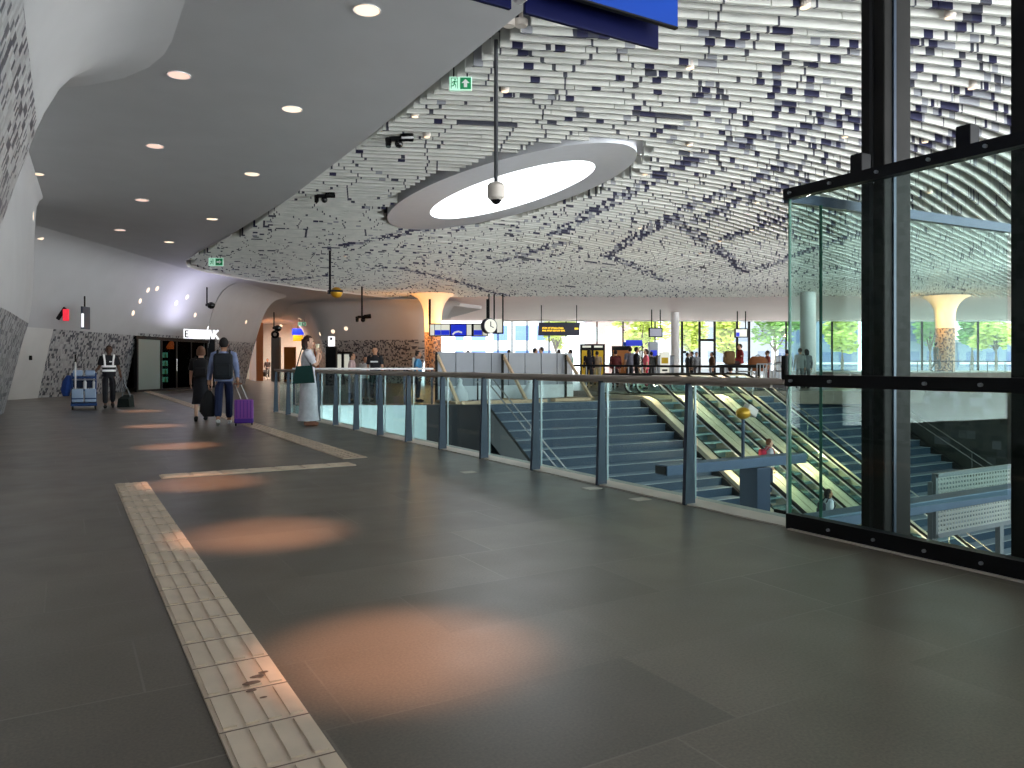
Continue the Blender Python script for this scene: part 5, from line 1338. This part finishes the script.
# --- people far off
def far_person(lab, px, yh, gz, h, hd_, skin, hair, top, bot, **kw):
    Z = F*(gz+h*.99-CH)/(HZ-yh); p = at(px, HZ, Z); return person(lab, (p.x, p.y, gz), hd_, h, skin, hair, top, bot, **kw)
for a in (('person in black with long dark hair facing the yellow timetable board', 589, 350, gp, 1.68, AWAY, PALE, BLK, (26, 24, 34), (24, 24, 36), dict(hairlen=.18)),
          ('person in a beige shirt reading the right yellow timetable', 597, 351.5, gp, 1.70, AWAY, TAN, DBR, (176, 150, 122), (196, 186, 150), dict(sleeve='short')),
          ('person in a dark red jacket in front of the orange board', 615.5, 350.5, gp, 1.66, AWAY, TAN, DBR, (96, 34, 34), (50, 30, 34), dict(build=1.25)),
          ('tall person in a grey shirt below the blue banner', 630, 347.5, gp, 1.82, AWAY+.3, PALE, DBR, (128, 128, 142), (60, 60, 70), dict(sleeve='short', build=1.1)),
          ('person in black standing close behind the grey shirted one', 636.5, 347.5, gp, 1.80, IMR, TAN, BLK, (24, 24, 30), (24, 24, 30), {}),
          ('person in a pink shirt with dark hair by the blue banner post', 646, 349.5, gp, 1.66, IML, PALE, DBR, (236, 112, 132), (170, 30, 60), dict(sleeve='short', hairlen=.05)),
          ('person in grey half hidden right of the pink shirted one', 651.5, 352, gp, 1.72, AWAY, PALE, DBR, (112, 116, 118), (90, 90, 96), {}),
          ('person in dark grey, leftmost of three standing before the glass doors', 687.5, 353, gp, 1.70, IMR, TAN, BLK, (70, 74, 82), (60, 60, 66), {}),
          ('person in mid grey, middle of three standing before the glass doors', 692, 352, gp, 1.76, IML, PALE, DBR, (110, 112, 116), (50, 52, 60), {}),
          ('person in pale grey, rightmost of three standing before the glass doors', 696.5, 352.5, gp, 1.72, TOW, PALE, DBR, (158, 160, 164), (70, 72, 80), {}),
          ('dark haired person in brown sitting low right of the three', 712, 352.5, gp, 1.66, IML, TAN, BLK, (96, 70, 52), (70, 50, 40), dict(build=1.2)),
          ('person in a red brown top sitting left of the glass enclosure', 767.5, 351, gp, 1.66, IML, TAN, DBR, (150, 74, 64), (90, 50, 50), dict(sleeve='short')),
          ('dark clad person just outside the corner of the glass enclosure', 787, 350, gp, 1.70, AWAY, TAN, BLK, (54, 60, 66), (40, 44, 50), {}),
          ('person in grey, left of two standing before the plain white column', 800, 348.5, gp, 1.72, AWAY, TAN, DBR, (112, 116, 116), (86, 90, 92), {}),
          ('person in dark grey, right of two standing before the plain white column', 806.5, 349.5, gp, 1.68, AWAY, TAN, BLK, (88, 92, 96), (66, 70, 74), dict(hairlen=.1)),
          ('person in a grey shirt walking left of the glowing column behind the right glass', 936, 343, .8, 1.78, IMR, TAN, BLK, (96, 104, 104), (90, 96, 100), dict(pose='walk')),
          ('dark haired person seen above the left end of the hoarding', 468, 351.2, gp, 1.66, AWAY, TAN, BLK, (50, 50, 60), (40, 40, 46), {}),
          ('person whose head shows above the middle of the hoarding', 509, 350.2, gp, 1.70, AWAY, PALE, DBR, (90, 90, 120), (40, 40, 46), {}),
          ('person in dark clothes, left of a pair above the hoarding', 535, 348.8, gp, 1.72, IMR, TAN, BLK, (44, 46, 56), (40, 40, 46), {}),
          ('person in grey, right of a pair above the hoarding', 541.5, 347.6, gp, 1.76, IML, PALE, DBR, (120, 120, 126), (40, 40, 46), {}),
          ('person whose head shows above the right end of the hoarding', 559, 350, gp, 1.70, AWAY, TAN, DBR, (60, 80, 120), (40, 40, 46), {}),
          ('person in a green jacket right of the hoarding', 570.5, 350, gp, 1.72, IML, TAN, BLK, (30, 130, 70), (30, 60, 50), {}),
          ('person in a pinkish shirt sitting beside the glass kiosk', 352, 353, .0, 1.60, IMR, TAN, DBR, (190, 160, 158), (100, 80, 80), dict(sleeve='short')),
          ('person in white with dark hair, low left of the black shirted one', 365.5, 356.5, .0, 1.50, TOW, TAN, BLK, (216, 210, 206), (120, 110, 110), dict(sleeve='short')),
          ('person in a black shirt with a white stripe before the far speckled wall', 375, 347, .0, 1.80, TOW, TAN, BLK, (22, 20, 26), (24, 22, 28), dict(sleeve='short')),
          ('person in a bright blue top beside the glowing column', 418, 351.5, .0, 1.66, IMR, TAN, DBR, (90, 160, 210), (60, 50, 60), dict(sleeve='short')),
          ):
    kw = a[10]; o_, J_, s2 = far_person(*a[:10], **kw)
    if 'white stripe' in a[0]: MB().box((0, .14, 1.27*s2), (.24, .02, .05)).build('chest_stripe', M['white'], o_)
    if 'blue top' in a[0]: MB().box((-.1, -.15, 1.2), (.14, .10, .5), None, .03).build('white_panel', M['white'], o_)
# seated man in red with his luggage on a bench
Z = 34; p = at(740, 365, Z)
o_, J_, s2 = person('person in a dark red sweater sitting turned left beside brown luggage', (p.x, p.y, CH+(HZ-344.5)/F*Z-1.73), IML, 1.75, PALE, DBR, (130, 28, 30), (60, 40, 40), pose='sit', build=1.15)
bz = CH+(HZ-344.5)/F*Z-1.73
o = thing('bench', 'dark slatted bench carrying the seated man in red', 'bench', (p.x, p.y, 0), IML)
MB().box((0, .0, bz+.80), (.6, 1.9, .07), bevel=.01).build('seat', M['steel_dark'], o)
for y_ in (-.8, .8): MB().box((0, y_, (bz+.76)/2), (.5, .08, bz+.76)).build('leg', M['steel_dark'], o)
q = p + RT*.80
o = thing('brown_case', 'big brown instrument case lying behind the seated man in red', 'luggage', (q.x, q.y, bz+.84), IML)
MB().loft([(0, 0, -.30, .16, .26), (0, 0, -.1, .2, .46), (0, 0, .2, .2, .42), (0, 0, .36, .14, .26)], 16).build('body', cloth((132, 80, 44)), o, smooth=True)
MB().path([(0, -.12, .36), (0, 0, .44), (0, .12, .36)], .02, 6).build('handle', M['black'], o)
q = p - RT*.55 - FW*.3
o = thing('brown_backpack', 'brown olive backpack in front of the seated man in red', 'bag', (q.x, q.y, bz+.84), IML)
MB().box((0, 0, .30), (.36, .44, .58), bevel=.09, seg=3).build('body', cloth((112, 86, 52)), o, smooth=True)
MB().box((0, .20, .22), (.3, .12, .26), bevel=.03).build('pocket', cloth((112, 86, 52)), o)
o = thing('crowd_fence', 'low grey barred fence at the right end of the escalator tops', 'fence', at(768, 367, 30.0)*1)
a = at(757, 364, 30.5); c = at(786, 364, 30.5)
MB().path([a, c], .03, 6).build('rail', M['silver'], o, world=True)
for i in range(10):
    q = a.lerp(c, i/9); MB().tube((q.x, q.y, .2), q, .018).build('bar', M['silver'], o, world=True)
MB().box(((a.x+c.x)/2, (a.y+c.y)/2, .35), ((c-a).length, .06, .5), Rz(-TH)).build('lower_panel', M['void_dark'], o, world=True)
# pushchair in the passage
p = at(267.5, 377, 62)
person('person in dark clothes pushing a pushchair in the lit passage', (p.x, p.y, 0), TOW, 1.72, TAN, BLK, (52, 48, 52), (40, 38, 44), arms=dict(elR=(.24, .04, 1.14), wrR=(.16, .26, 1.02), haR=(.15, .33, 1.0), elL=(-.24, .04, 1.14), wrL=(-.16, .26, 1.02), haL=(-.15, .33, 1.0)))
q = p - FW*.75
o = thing('pushchair', 'dark pushchair with pale wheels in the lit passage', 'pushchair', (q.x, q.y, 0), TOW)
MB().box((0, .1, .55), (.42, .6, .4), Matrix.Rotation(-.3, 3, 'X'), .08, 3).build('seat', cloth((40, 40, 46)), o)
MB().path([(-.2, -.42, 1.0), (-.2, .3, .15), (.2, .3, .15), (.2, -.42, 1.0), (-.2, -.42, 1.0)], .02, 6).build('frame', M['silver'], o)
for x_ in (-.24, .24):
    for y_ in (-.3, .4): MB().tube((x_-.02, y_, .12), (x_+.02, y_, .12), .12, n=16).build('wheel', M['white'], o)

# ------------------------------------------------------------------ light, world, camera
w = bpy.data.worlds.new('World'); S.world = w; w.use_nodes = True
bg = w.node_tree.nodes['Background']; bg.inputs[0].default_value = (.94, .98, 1.0, 1)
# glow added below the horizon to light the ceiling, standing for sunlit paving
wt = w.node_tree; tc = wt.nodes.new('ShaderNodeTexCoord'); sx = wt.nodes.new('ShaderNodeSeparateXYZ'); mr = wt.nodes.new('ShaderNodeMapRange')
mr.inputs[1].default_value = -.06; mr.inputs[2].default_value = .02; mr.inputs[3].default_value = 2.9; mr.inputs[4].default_value = 1.0
wt.links.new(tc.outputs['Generated'], sx.inputs[0]); wt.links.new(sx.outputs[2], mr.inputs[0]); wt.links.new(mr.outputs[0], bg.inputs[1])
cam = bpy.data.cameras.new('Camera'); co = bpy.data.objects.new('Camera', cam); COL.objects.link(co)
co.location = (0, 0, CH); co.rotation_euler = (PI/2, 0, -TH); cam.sensor_width = 36; cam.lens = F/1024*36; cam.shift_y = (HZ-384)/1024
cam.clip_start = .05; cam.clip_end = 600
S.camera = co
S.view_settings.view_transform = 'Standard'; S.view_settings.look = 'None'; S.view_settings.gamma = 1; S.view_settings.use_curve_mapping = False
S.view_settings.exposure = 2.2
try:
    S.cycles.use_denoising = True
    S.cycles.transparent_max_bounces = 24; S.cycles.max_bounces = 8; S.cycles.diffuse_bounces = 5
except Exception: pass
